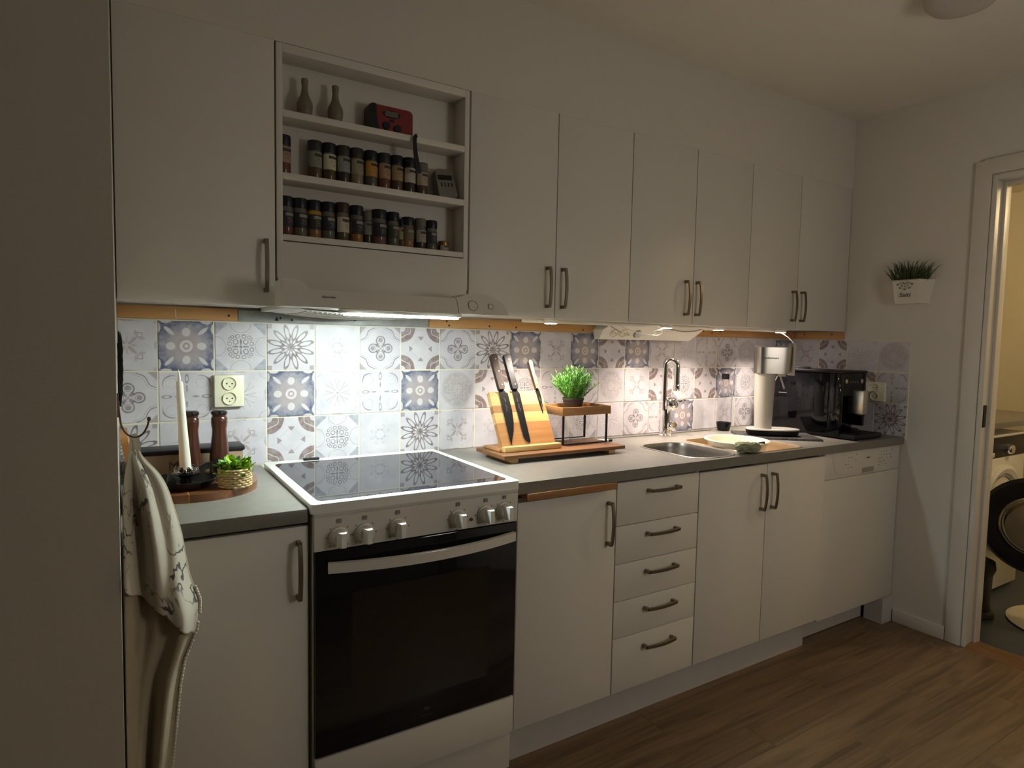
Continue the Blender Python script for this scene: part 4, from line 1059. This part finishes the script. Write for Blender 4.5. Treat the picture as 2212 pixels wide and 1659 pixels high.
def knife(label, x, blade, h0, h1, hw, hm, wdt, side=1):
    """blade: outline [(dx, s)] on the stand face; handle s h0..h1"""
    t = thing('kitchen_knife', label, 'knife', tuple(KP(x, h0-.1)), 'black knives on the magnetic stand')
    bl = obj('blade', prism(blade, lambda a, b: KP(x+a, b, .0012), lambda a, b: KP(x+a*1.0, b, .0034)), 'knife_black', t)
    pol = [(0, h0), (0, h0+.004), (-.001, (h0+h1)/2), (-.0015, h1-.008), (.002, h1), (hw-.006, h1+.002), (hw, h1-.006), (hw-.004, (h0+h1)/2), (hw-.002, h0+.01), (hw-.006, h0)]
    hd = obj('handle', prism(pol, lambda a, b: KP(x+a, b, -.0055), lambda a, b: KP(x+a, b, .0105)), hm, t, bevel=.0035, seg=3)
    sp_ = obj('tang', prism([(a*1.02-.0006, b) for a, b in pol], lambda a, b: KP(x+a, b, .0012), lambda a, b: KP(x+a, b, .0034)), 'knife_black', hd)
    for f in (.12, .5, .86):
        s_ = h0+(h1-h0)*f; c_ = KP(x+hw*.52, s_, .0108)
        ax = (KP(0, 0, 1)-KP(0, 0, 0)).normalized(); q = ax.to_track_quat('Z', 'Y').to_matrix()
        obj('rivet', lathe([(.0025, -.001), (.0025, .0004), (0, .0008)], c_, 12, q), 'rivet', hd, smooth=True)
    pm = KP(x+wdt*.42, h0-.045, .0037); zax = (KP(0, 1)-KP(0, 0)).normalized()
    mk = bmesh.new(); rk = random.Random(int(x*1000))
    for g0, g1 in ((-.012, .004), (.012, .040)):
        pts = [pm - zax*(g0+(g1-g0)*q/9) + Vector((rk.uniform(-.0030, .0030)*wdt/.03, 0, 0)) for q in range(10)]
        sweep(mk, pts, circ(.0005, 5), upv=tuple(KP(0, 0, 1)-KP(0, 0, 0)))
    obj('etched_mark', mk, 'grey_plastic', bl)
    return t
knife('black chef knife with brown handle, leftmost on the knife stand', 1.0565, [(-.001, .222), (-.0045, .05), (-.0045, .028), (-.003, .012), (.004, .03), (.018, .06), (.028, .095), (.034, .14), (.034, .208), (.026, .212), (.0215, .222)], .222, .362, .027, 'handle_brown', .034)
bl = [(0, .222), (-.002, .04), (.004, .024), (.014, .017), (.019, .017)]
for k in range(22): bl += [(.0205+.0065*(k/21), .022+k*.0083), (.0222+.0065*(k/21), .026+k*.0083)]
bl += [(.027, .208), (.023, .214), (.022, .222)]
knife('black serrated bread knife in the middle of the knife stand', 1.113, bl, .222, .362, .027, 'black_plastic', .027)
knife('small black paring knife with tan handle at the right of the stand', 1.2155, [(0, .222), (.0005, .18), (.0045, .123), (.011, .15), (.0155, .185), (.0165, .212), (.012, .222)], .222, .338, .015, 'handle_tan', .016)
# wire tray stand
t = thing('tray_stand', 'small wooden tray on thin black legs holding the rosemary pot', 'stand', (1.39, -.18, ZR))
TX0, TX1, TY0, TY1, TZ0, TZ1 = 1.276, 1.506, -.256, -.105, 1.022, 1.053
obj('tray_floor', B((TX0+.006, TX1-.006, TY0+.006, TY1-.006, TZ0+.001, TZ0+.006)), 'bamboo', t)
obj('tray_side', B((TX0, TX1, TY0, TY0+.007, TZ0, TZ1)), 'bamboo', t, bevel=.001)
obj('tray_side', B((TX0, TX1, TY1-.007, TY1, TZ0, TZ1)), 'bamboo', t, bevel=.001)
obj('tray_side', B((TX0, TX0+.007, TY0+.0072, TY1-.0072, TZ0, TZ1)), 'bamboo', t, bevel=.001)
obj('tray_side', B((TX1-.007, TX1, TY0+.0072, TY1-.0072, TZ0, TZ1)), 'bamboo', t, bevel=.001)
for x in (TX0+.008, TX1-.016):
    for y in (TY0+.006, TY1-.012): obj('leg', B((x-.0028, x+.0036, y-.0028, y+.0036, ZR+.0005, TZ0)), 'black_metal', t)
for y in (TY0+.006, TY1-.012): obj('foot_rail', B((TX0+.012, TX1-.020, y-.002, y+.003, ZR+.0005, ZR+.004)), 'black_metal', t)
# rosemary
rx, ry_ = 1.377, -.185; zp = TZ0+.0065
t = thing('rosemary_plant', 'bushy green artificial rosemary in a black nursery pot', 'plant', (rx, ry_, zp))
obj('pot', lathe([(.031, 0), (.0325, .002), (.0365, .034), (.0385, .034), (.0390, .044), (.0415, .046), (.0415, .053), (.0385, .053), (.037, .045), (0, .045)], (rx, ry_, zp), 36), 'pot_black', t, smooth=True)
fb = bmesh.new(); rnd = random.Random(21)
def needle(bm, p, d, L, w_):
    d = d.normalized(); s_ = d.cross(Vector((0, 0, 1))); s_ = s_.normalized() if s_.length > .01 else Vector((1, 0, 0))
    q = p+d*L*.5+Vector((0, 0, .001)); e = p+d*L
    a, b_, c_, f = bm.verts.new(p), bm.verts.new(q+s_*w_), bm.verts.new(e), bm.verts.new(q-s_*w_)
    g_ = bm.verts.new(q+s_.cross(d)*w_*.5)
    for tri in ((a, b_, g_), (b_, c_, g_), (c_, f, g_), (f, a, g_)): bm.faces.new(tri)
for i in range(95):
    a = rnd.uniform(0, 2*PI); lean = rnd.uniform(.0, .95)*(.45+.55*rnd.random()); r0 = .028*math.sqrt(rnd.random())
    L = rnd.uniform(.085, .125)*(1.05-.25*lean)
    p0 = Vector((rx+r0*math.cos(a), ry_+r0*math.sin(a), zp+.043)); dirv = Vector((math.cos(a)*math.sin(lean), math.sin(a)*math.sin(lean), math.cos(lean)))
    pts = [p0+dirv*L*k/6+Vector((0, 0, -.010*lean*(k/6)**2)) for k in range(7)]
    sweep(fb, pts, circ(.0009, 4))
    for k in range(26):
        f = .12+.88*k/25; p = p0+dirv*L*f+Vector((0, 0, -.010*lean*f*f)); b_ = rnd.uniform(0, 2*PI)
        sd = Vector((math.cos(b_), math.sin(b_), 0)); needle(fb, p, dirv*1.0+sd*rnd.uniform(.45, .85), rnd.uniform(.014, .022), .0016)
o = obj('foliage', fb, 'leaf_green', t); o['kind'] = 'stuff'
# marker pen lying behind the stand
t = thing('marker_pen', 'white marker pen with black cap lying behind the riser board', 'pen', (1.60, -.10, Z))
ax = Matrix.Rotation(PI/2, 3, 'Y')
rt_ = Matrix.Rotation(-.35, 3, 'Z') @ ax
obj('barrel', lathe([(.005, 0), (.0058, .004), (.0058, .07), (.004, .074), (0, .074)], (1.555, -.085, Z+.006), 14, rt_), 'white_plastic', t, smooth=True)
obj('cap', lathe([(.0066, -.04), (.0068, -.036), (.0068, -.001), (.0062, .001), (0, .001)], (1.555, -.085, Z+.007), 14, rt_), 'black_plastic', t, smooth=True)
obj('tip', lathe([(.006, .0745), (.0062, .086), (.004, .09), (0, .09)], (1.555, -.085, Z+.0062), 14, rt_), 'black_plastic', t, smooth=True)

# ================================================================== SINK GROUP
fx, fy = 1.978, -.085
t = thing('kitchen_tap', 'chrome gooseneck kitchen tap with ball lever behind the sink', 'tap', (fx, fy, Z))
obj('base', lathe([(.029, 0), (.029, .004), (.0245, .009), (.023, .05), (.021, .09), (.0205, .115), (.018, .125), (0, .126)], (fx, fy, Z), 28), 'chrome', t, smooth=True)
obj('body_ball', lathe([(.034*math.sin(PI*i/14), -.034*math.cos(PI*i/14)) for i in range(15)], (fx+.013, fy-.012, Z+.142), 28), 'chrome', t, smooth=True)
obj('lever', sweep(bmesh.new(), smooth_path([(fx+.022, fy-.03, Z+.150), (fx+.028, fy-.050, Z+.154), (fx+.030, fy-.078, Z+.166)], 5), [(-.009, -.003), (.009, -.003), (.007, .003), (-.007, .003)]), 'chrome', t, smooth=True)
dx, dy = .55, -.835                                     # direction of the spout
pts = [(fx-.014, fy, Z+.115), (fx-.016, fy, Z+.20), (fx-.015, fy, Z+.28)]
R_ = .026
for i in range(1, 13):
    a = PI-PI*i/12; q = R_*(1+math.cos(a))
    pts.append((fx-.015+dx*q*1.0, fy+dy*q, Z+.312+R_*1.15*math.sin(a)))
pts += [(fx-.015+dx*2*R_, fy+dy*2*R_, Z+.27), (fx-.015+dx*2*R_, fy+dy*2*R_, Z+.235)]
obj('spout', tube(smooth_path(pts, 3), .0125, 16, upv=(.835, .55, 0)), 'chrome', t, smooth=True)
ex, ey = fx-.015+dx*2*R_, fy+dy*2*R_
obj('aerator', lathe([(.0125, -.032), (.0138, -.030), (.0138, -.006), (.012, -.004), (.012, .004), (0, .004)], (ex, ey, Z+.235), 22), 'chrome', t, smooth=True)
obj('valve', lathe([(.019, 0), (.021, .004), (.021, .016), (.017, .020), (.013, .021), (.013, .032), (0, .033)], (fx+.008, fy-.016, Z+.047), 22, Matrix.Rotation(math.radians(78), 3, 'X') @ Matrix.Rotation(.0, 3, 'Z')), 'chrome', t, smooth=True)
# bottle
qx, qy = 2.372, -.080
t = thing('soda_bottle', 'clear soda bottle with black cap and black base standing by the tiles', 'bottle', (qx, qy, Z))
out = [(.030, .030), (.0345, .036), (.0350, .06), (.0338, .10), (.0350, .135), (.0358, .165), (.033, .195), (.024, .222), (.0165, .236), (.0155, .252)]
inn = [(max(r-.0011, .001), z_) for r, z_ in out[::-1]]
obj('shell', lathe(out+inn+[(.001, .032)], (qx, qy, Z), 36, caps=False), 'clear_pet', t, smooth=True)
obj('cap', lathe([(.0165, .248), (.0180, .250), (.0180, .272), (.016, .274), (0, .274)], (qx, qy, Z), 28), 'black_plastic', t, smooth=True)
obj('base_cup', lathe([(.024, 0), (.028, .002), (.0345, .030), (.0358, .040), (.0345, .0405), (.030, .030), (0, .026)], (qx, qy, Z), 36), 'black_gloss', t, smooth=True)
# dish tub, brush and cloth
ux, uy, uz = 2.052, -.412, .904
t = thing('dish_tub', 'round cream-white plastic washing-up tub standing in the second sink', 'tub', (ux, uy, Z-.084))
obj('tub', lathe([(.092, -.102), (.098, -.098), (.115, -.012), (.119, 0), (.129, .001), (.130, .004), (.127, .006), (.117, .005), (.112, -.012), (.096, -.092), (0, -.094)], (ux, uy, uz), 48), 'tub_white', t, smooth=True)
tag(obj('dish_brush', tube(smooth_path([(ux-.05, uy-.03, Z-.07), (ux-.03, uy-.075, Z+.0), (ux-.012, uy-.105, Z+.022), (ux+.005, uy-.128, Z+.030)], 5), .005, 10), 'black_plastic', smooth=True), 'black brush handle sticking over the rim of the dish tub', 'brush')
clx, cly = 1.928, -.557
bm = bmesh.new(); bmesh.ops.create_icosphere(bm, subdivisions=5, radius=1)
for v in bm.verts:
    n_ = noise.noise(v.co*1.3+Vector((3, 1, 2))); f_ = abs(noise.noise(Vector((v.co.x*1.3+v.co.z*1.2, v.co.y*2.0, v.co.z*4.2-v.co.x*1.5))+Vector((0, 7, 1))))
    k = 1+.32*n_+.36*(f_-.25)
    z_ = v.co.z*k
    v.co = Vector((clx+.062*v.co.x*k, cly+.031*v.co.y*k, Z+.0225+.023*z_ if z_ > -.9 else Z+.0026))
mnz = min(v.co.z for v in bm.verts); bmesh.ops.translate(bm, verts=bm.verts, vec=(0, 0, Z+.0025-mnz))
tag(obj('dishcloth', bm, 'cloth_green', smooth=True, angle=180), 'crumpled grey-green dishcloth on the sink edge in front of the tub', 'cloth')
# drying mat
bm = bmesh.new(); mw, mh = .36, .22; nx, ny = 90, 54; rows = []
mt_ = Matrix.Translation((2.425, -.325, Z)) @ Matrix.Rotation(math.radians(-38), 4, 'Z')
for j in range(ny+1):
    row = []
    for i in range(nx+1):
        a, b_ = i/nx*2-1, j/ny*2-1; e = 1-max(abs(a), abs(b_))**8*.04
        h = .0085+.0035*noise.noise(Vector((a*30, b_*20, 0))) if max(abs(a), abs(b_)) < .999 else .0005
        row.append(bm.verts.new(mt_ @ Vector((a*mw/2*e+.002*noise.noise(Vector((a*25, b_*25, 3))), b_*mh/2*e+.002*noise.noise(Vector((b_*25, a*25, 5))), h))))
    rows.append(row)
for j in range(ny):
    for i in range(nx): bm.faces.new((rows[j][i], rows[j][i+1], rows[j+1][i+1], rows[j+1][i]))
tag(obj('drying_mat', bm, 'mat_fibre', smooth=True, angle=180), 'dark grey fuzzy mat under the soda maker', 'mat')
# soda maker
kx, ky, kz = 2.368, -.300, Z+.0125
fwd = Vector((.82, -.57, 0)).normalized(); sid = Vector((fwd.y*-1, fwd.x, 0))
t = thing('soda_maker', 'white and steel soda maker with tapered column by the tiles', 'soda maker', (kx, ky, kz))
def K(f, s, z): return Vector((kx, ky, kz))+fwd*f+sid*s+Vector((0, 0, z))
def oval(f0, f1, w_, n=40, pw=2.6):
    c_, a_ = (f0+f1)/2, (f1-f0)/2
    return [(c_+a_*math.copysign(abs(math.cos(2*PI*i/n))**(2/pw), math.cos(2*PI*i/n)), w_*math.copysign(abs(math.sin(2*PI*i/n))**(2/pw), math.sin(2*PI*i/n))) for i in range(n)]
def loft(polys, caps=True, bm=None):
    bm = bm or bmesh.new(); rr = [[bm.verts.new(K(f, s, z)) for f, s in p] for p, z in polys]; n = len(rr[0])
    for a, b_ in zip(rr, rr[1:]):
        for i in range(n): bm.faces.new((a[i], a[(i+1) % n], b_[(i+1) % n], b_[i]))
    if caps: bm.faces.new(rr[0][::-1]); bm.faces.new(rr[-1])
    return bm
obj('base', loft([(oval(-.066, .150, .050), 0), (oval(-.070, .156, .054), .004), (oval(-.074, .160, .057), .022)]), 'black_metal', t, smooth=True)
obj('base_top', loft([(oval(-.074, .160, .057), .0222), (oval(-.073, .159, .056), .027), (oval(-.066, .150, .050), .0285)]), 'soda_white', t, smooth=True)
obj('column', loft([(oval(-.036, .036, .036, pw=2.3), .028), (oval(-.037, .037, .036, pw=2.3), .06), (oval(-.040, .040, .039, pw=2.3), .16), (oval(-.044, .044, .043, pw=2.3), .275)]), 'soda_white', t, smooth=True)
hd = obj('head', loft([(oval(-.045, .098, .044, pw=4.5), .2755), (oval(-.046, .102, .045, pw=4.5), .33), (oval(-.047, .104, .0455, pw=4.5), .392)]), 'brushed_steel', t, smooth=True)
obj('head_cap', loft([(oval(-.047, .104, .0455, pw=4.5), .3925), (oval(-.046, .103, .0445, pw=4.5), .397)]), 'soda_white', t, smooth=True)
obj('front_lever', loft([(oval(.1065, .122, .030, pw=3.5), .268), (oval(.1065, .124, .032, pw=3.5), .34), (oval(.1065, .122, .030, pw=3.5), .412)]), 'soda_white', t, smooth=True)
nz = obj('nozzle_cap', loft([(oval(.045, .090, .020), .263), (oval(.042, .092, .023), .2752)]), 'soda_white', t, smooth=True)
obj('nozzle', tube([K(.066, 0, .266), K(.086, -.004, .208)], .0042, 10, upv=tuple(sid)), 'soda_white', nz, smooth=True)
pm = K(.010, -.0462, .345)
text('lettering', 'sodastream', .0135, facing(tuple(pm), tuple(fwd), (0, 0, 1)), 'black_plastic', hd)
# coffee machine
mx0, mx1, my0, my1, mz1 = 2.632, 2.832, -.500, -.115, 1.190
t = thing('coffee_machine', 'glossy black automatic coffee machine in the worktop corner', 'coffee machine', (2.73, -.3, Z))
obj('housing', B((mx0, mx1, my0+.055, my1, Z+.012, mz1-.012)), 'black_gloss', t, bevel=.006, seg=3)
obj('side_panel', B((mx0-.001, mx0+.02, my0, my0+.056, Z+.012, mz1-.012)), 'black_gloss', t, bevel=.004)
obj('side_panel', B((mx1-.02, mx1+.001, my0, my0+.056, Z+.05, mz1-.012)), 'black_gloss', t, bevel=.004)
tp = obj('top', B((mx0-.003, mx1+.003, my0-.004, my1, mz1-.0118, mz1)), 'black_plastic', t, bevel=.004)
obj('hopper_lid', lathe([(.055, 0), (.055, .005), (.048, .009), (0, .010)], (2.72, -.23, mz1), 32), 'black_plastic', tp, smooth=True)
pn = obj('panel', B((mx0+.02, mx1-.02, my0+.002, my0+.056, 1.075, mz1-.012)), 'black_plastic', t, bevel=.003)
for x in (2.672, 2.796): obj('button', lathe([(.0105, 0), (.0105, .003), (.009, .004), (0, .004)], (x, my0+.002, 1.142), 20, Matrix.Rotation(PI/2, 3, 'X')), 'brushed_steel', pn, smooth=True)
for i in range(4): obj('status_icon', B((2.702+i*.02, 2.708+i*.02, my0+.0012, my0+.004, 1.136, 1.141)), 'grey_plastic', pn)
obj('spout', B((2.722, 2.762, my0-.052, my0+.02, .995, 1.102)), 'brushed_steel', t, bevel=.004)
obj('spout_tip', B((2.732, 2.752, my0-.044, my0-.024, .987, .995)), 'black_plastic', t)
dt = obj('drip_tray', B((mx0+.004, mx1+.028, my0-.070, my0+.07, Z+.003, Z+.026)), 'black_plastic', t, bevel=.006)
for i in range(7): obj('grille_bar', B((mx0+.022+i*.026, mx0+.032+i*.026, my0-.060, my0+.05, Z+.0262, Z+.0285)), 'black_metal', dt)
obj('foot_skirt', B((mx0+.006, mx1-.006, my0+.06, my1-.01, Z+.0005, Z+.0118)), 'black_plastic', t)
obj('badge', B((mx0-.0022, mx0-.001, -.232, -.190, 1.070, 1.074)), 'rivet', t)
tag(obj('knob_cap', lathe([(.026, 0), (.028, .004), (.026, .016), (.014, .022), (0, .023)], (2.925, -.40, Z+.0005), 24), 'black_plastic', smooth=True), 'small black round lid lying beside the coffee machine', 'lid')

# ================================================================== WALL PLANTER
t = thing('wall_planter', 'white ceramic wall planter with script and grass on the end wall', 'planter', (XR-.04, -.59, 1.5))
def pp(a, z):                                            # trapezoid plan, narrower towards the bottom
    k = 1-.20*(1.607-z)/.105
    return Vector((XR-.001-.074*a[1]*k, -.588+a[0]*k, z))
plan = [(-.095, 0), (-.060, 1), (.055, 1), (.090, 0)]
bm = bmesh.new()
rings = []
for sc_, z_ in ((1, 1.500), (1, 1.607), (.93, 1.607), (.90, 1.53)):
    rings.append([bm.verts.new(pp((q[0]*sc_, q[1]*sc_+(.04 if sc_ < 1 and q[1] == 0 else 0)), z_)) for q in plan])
for a, b_ in zip(rings, rings[1:]):
    for i in range(4): bm.faces.new((a[i], a[(i+1) % 4], b_[(i+1) % 4], b_[i]))
bm.faces.new(rings[0]); bm.faces.new(rings[-1])
pot = obj('pot', bm, 'ceramic', t, bevel=.0025)
obj('back_ear', prism([(-.672, 1.605), (-.632, 1.605), (-.655, 1.628), (-.672, 1.630)], lambda a, b: Vector((XR-.0055, a, b)), lambda a, b: Vector((XR-.0005, a, b))), 'ceramic', pot, bevel=.0015)
obj('rim_line', tube([tuple(pp(plan[1], 1.604)+Vector((-.0006, 0, 0))), tuple(pp(plan[2], 1.604)+Vector((-.0006, 0, 0)))], .0010, 6), 'kraft', pot)
obj('rim_line', tube([tuple(pp(plan[2], 1.604)+Vector((-.0005, .0005, 0))), tuple(pp(plan[3], 1.604)+Vector((-.0005, .0005, 0)))], .0010, 6), 'kraft', pot)
fxp = XR-.001-.074*.93
text('lettering', 'Saiti', .030, facing((fxp-.003, -.590, 1.538), (0, -1, 0), (.12, 0, 1)), 'brown_print', pot, font_shear=.15)
om = bmesh.new()
for i, (a, L) in enumerate(((0, .038), (.55, .036), (-.55, .036), (1.12, .032), (-1.12, .032))):
    for f, rr in ((.25, .0026), (.52, .0032), (.85, .0044)):
        c_ = Vector((XR-.0765+.004*f*0, -.590-math.sin(a)*L*f*1.25, 1.600-math.cos(a)*L*f*1.15))
        add_lathe(om, [(rr, -.0014), (rr, .0008), (0, .0010)], c_, 10, Matrix.Rotation(-PI/2, 3, 'Y'))
obj('ornament', om, 'grey_print', pot)
gb = bmesh.new(); rnd = random.Random(9)
for i in range(210):
    a = rnd.uniform(-.072, .066); d_ = rnd.uniform(.12, .85); p = pp((a*(1-.2*d_), d_), 1.575)
    L = rnd.uniform(.06, .150)*(1-.25*abs(a)/.08); lx = -rnd.uniform(-.15, .35); ly = -a*4.2*rnd.uniform(.3, 1.1)+rnd.gauss(0, .2)
    dv = Vector((lx, ly*-.8, 1.2)).normalized(); dv.y = a*5.5*rnd.uniform(.2, 1.1)+rnd.gauss(0, .20)
    pts = [p, p+dv*L*.5, p+dv*L*.85+Vector((0, dv.y*.010, -.004)), p+dv*L+Vector((0, dv.y*.022, -.012))]
    pts = [Vector((min(q.x, XR-.004), q.y, q.z)) for q in pts]
    sweep(gb, pts, [(-.0022, 0), (0, .0007), (.0022, 0), (0, -.0007)], upv=(1, 0, 0), scale=[1, .9, .55, .08])
o = obj('grass', gb, 'grass_dark', t); o['kind'] = 'stuff'

# ================================================================== CEILING LAMP (off)
lx, ly = 2.14, -1.105
t = thing('ceiling_lamp', 'unlit round opal ceiling lamp at the upper right', 'ceiling lamp', (lx, ly, ZC))
obj('shade', lathe([(0, -.068), (.052, -.066), (.084, -.055), (.101, -.037), (.106, -.018), (.104, -.008), (0, -.008)], (lx, ly, ZC), 48), 'lamp_opal', t, smooth=True)
obj('mount', lathe([(.09, -.0085), (.09, -.0005), (0, -.0005)], (lx, ly, ZC), 40), 'white_plastic', t, smooth=True)

# ================================================================== LAUNDRY ROOM THINGS
wx0, wx1, wy = 3.55, 4.13, -.68
t = thing('washing_machine', 'white washing machine with open black-rimmed door in the laundry room', 'washing machine', (3.84, -.4, 0))
wb = obj('cabinet', B((wx0, wx1, wy, -.08, .02, .735)), 'wm_white', t, bevel=.006)
obj('control_panel', B((wx0, wx1, wy-.002, -.08, .737, .842)), 'black_plastic', t, bevel=.003)
obj('drawer_front', B((wx0+.01, wx0+.19, wy-.006, wy+.01, .742, .765)), 'wm_white', t, bevel=.002)
obj('top_plate', B((wx0, wx1, wy-.004, -.08, .843, .856)), 'wm_white', t, bevel=.003)
obj('program_dial', lathe([(.026, 0), (.026, .012), (.022, .022), (0, .023)], (3.91, wy-.003, .775), 28, Matrix.Rotation(PI/2, 3, 'X')), 'chrome', t, smooth=True)
pc = (3.86, wy, .46); mt = Matrix.Rotation(PI/2, 3, 'X')
obj('port_ring', lathe([(.19, -.02), (.235, .0), (.235, .012), (.215, .020), (.19, .014), (.17, -.02)], pc, 44, mt, caps=False), 'wm_white', t, smooth=True)
obj('drum', lathe([(.172, .004), (.165, -.06), (0, -.065)], pc, 40, mt, caps=False), 'dark_hole', t, smooth=True)
dc = (3.60, -.925, .46); mt = Matrix.Rotation(PI/2, 3, 'Y') @ Matrix.Rotation(0, 3, 'Z'); mt = Matrix.Rotation(.12, 3, 'Z') @ mt
dr = obj('door_rim', lathe([(.135, -.02), (.16, -.034), (.215, -.030), (.232, -.010), (.232, .012), (.20, .022), (.14, .02)], dc, 56, mt, caps=False), 'black_plastic', t, smooth=True)
obj('door_glass', lathe([(.136, -.02), (.120, -.050), (.105, -.085), (.06, -.098), (0, -.10)], dc, 48, mt, caps=False), 'wm_glass', dr, smooth=True)
obj('glass_ring', tube([Vector(dc)+mt @ Vector((.137*math.cos(2*PI*i/48), .137*math.sin(2*PI*i/48), -.026)) for i in range(48)], .007, 8, upv=(1, 0, .1), closed=True), 'chrome', dr, smooth=True)
obj('hinge', B((3.585, 3.64, wy-.022, wy-.001, .40, .52)), 'grey_plastic', t, bevel=.003)
tag(obj('laundry_shelf', B((XR+.10, 4.6, -.70, -.031, .895, .925)), 'laminate', bevel=.002), 'grey-brown shelf top above the washing machine', 'shelf')
bm = lathe([(0, 0), (.085, 0), (.095, .006), (.09, .02), (.075, .03), (.078, .2), (.09, .235), (.085, .27), (.05, .285), (0, .287)], (3.455, -.735, .001), 32)
tag(obj('pedal_bin', bm, 'black_plastic', smooth=True), 'black rounded bin on the laundry floor just inside the doorway', 'bin')
tag(obj('bath_rug', lathe([(0, .0), (.26, 0), (.275, .006), (.26, .014), (0, .014)], (3.68, -1.09, .0005), 48), 'rug', smooth=True), 'round cream rug on the laundry floor', 'rug')
t = thing('laundry_lamp', 'warm glowing globe lamp on the laundry ceiling, out of view', 'lamp', (4.15, -1.55, 2.35))
obj('globe', lathe([(.07*math.sin(PI*i/16), -.07*math.cos(PI*i/16)) for i in range(17)], (4.15, -1.55, 2.245), 28), 'bath_light', t, smooth=True)
obj('mount', lathe([(.03, -.04), (.05, -.0005), (0, -.0005)], (4.15, -1.55, 2.35), 20), 'white_plastic', t, smooth=True)
# unseen fill lamp, added to raise the room's general light
lpx, lpy = 1.7, -2.7
t = thing('fill_lamp', 'unseen paper globe fill lamp added behind the viewer for dim general light', 'lamp', (lpx, lpy, 0))
obj('pole', lathe([(.12, 0), (.12, .015), (.012, .02), (.012, 1.14), (0, 1.14)], (lpx, lpy, .001), 24), 'black_metal', t, smooth=True)
obj('globe', lathe([(.25*math.sin(PI*i/16), -.25*math.cos(PI*i/16)) for i in range(17)], (lpx, lpy, 1.39), 28), 'fill_light', t, smooth=True)
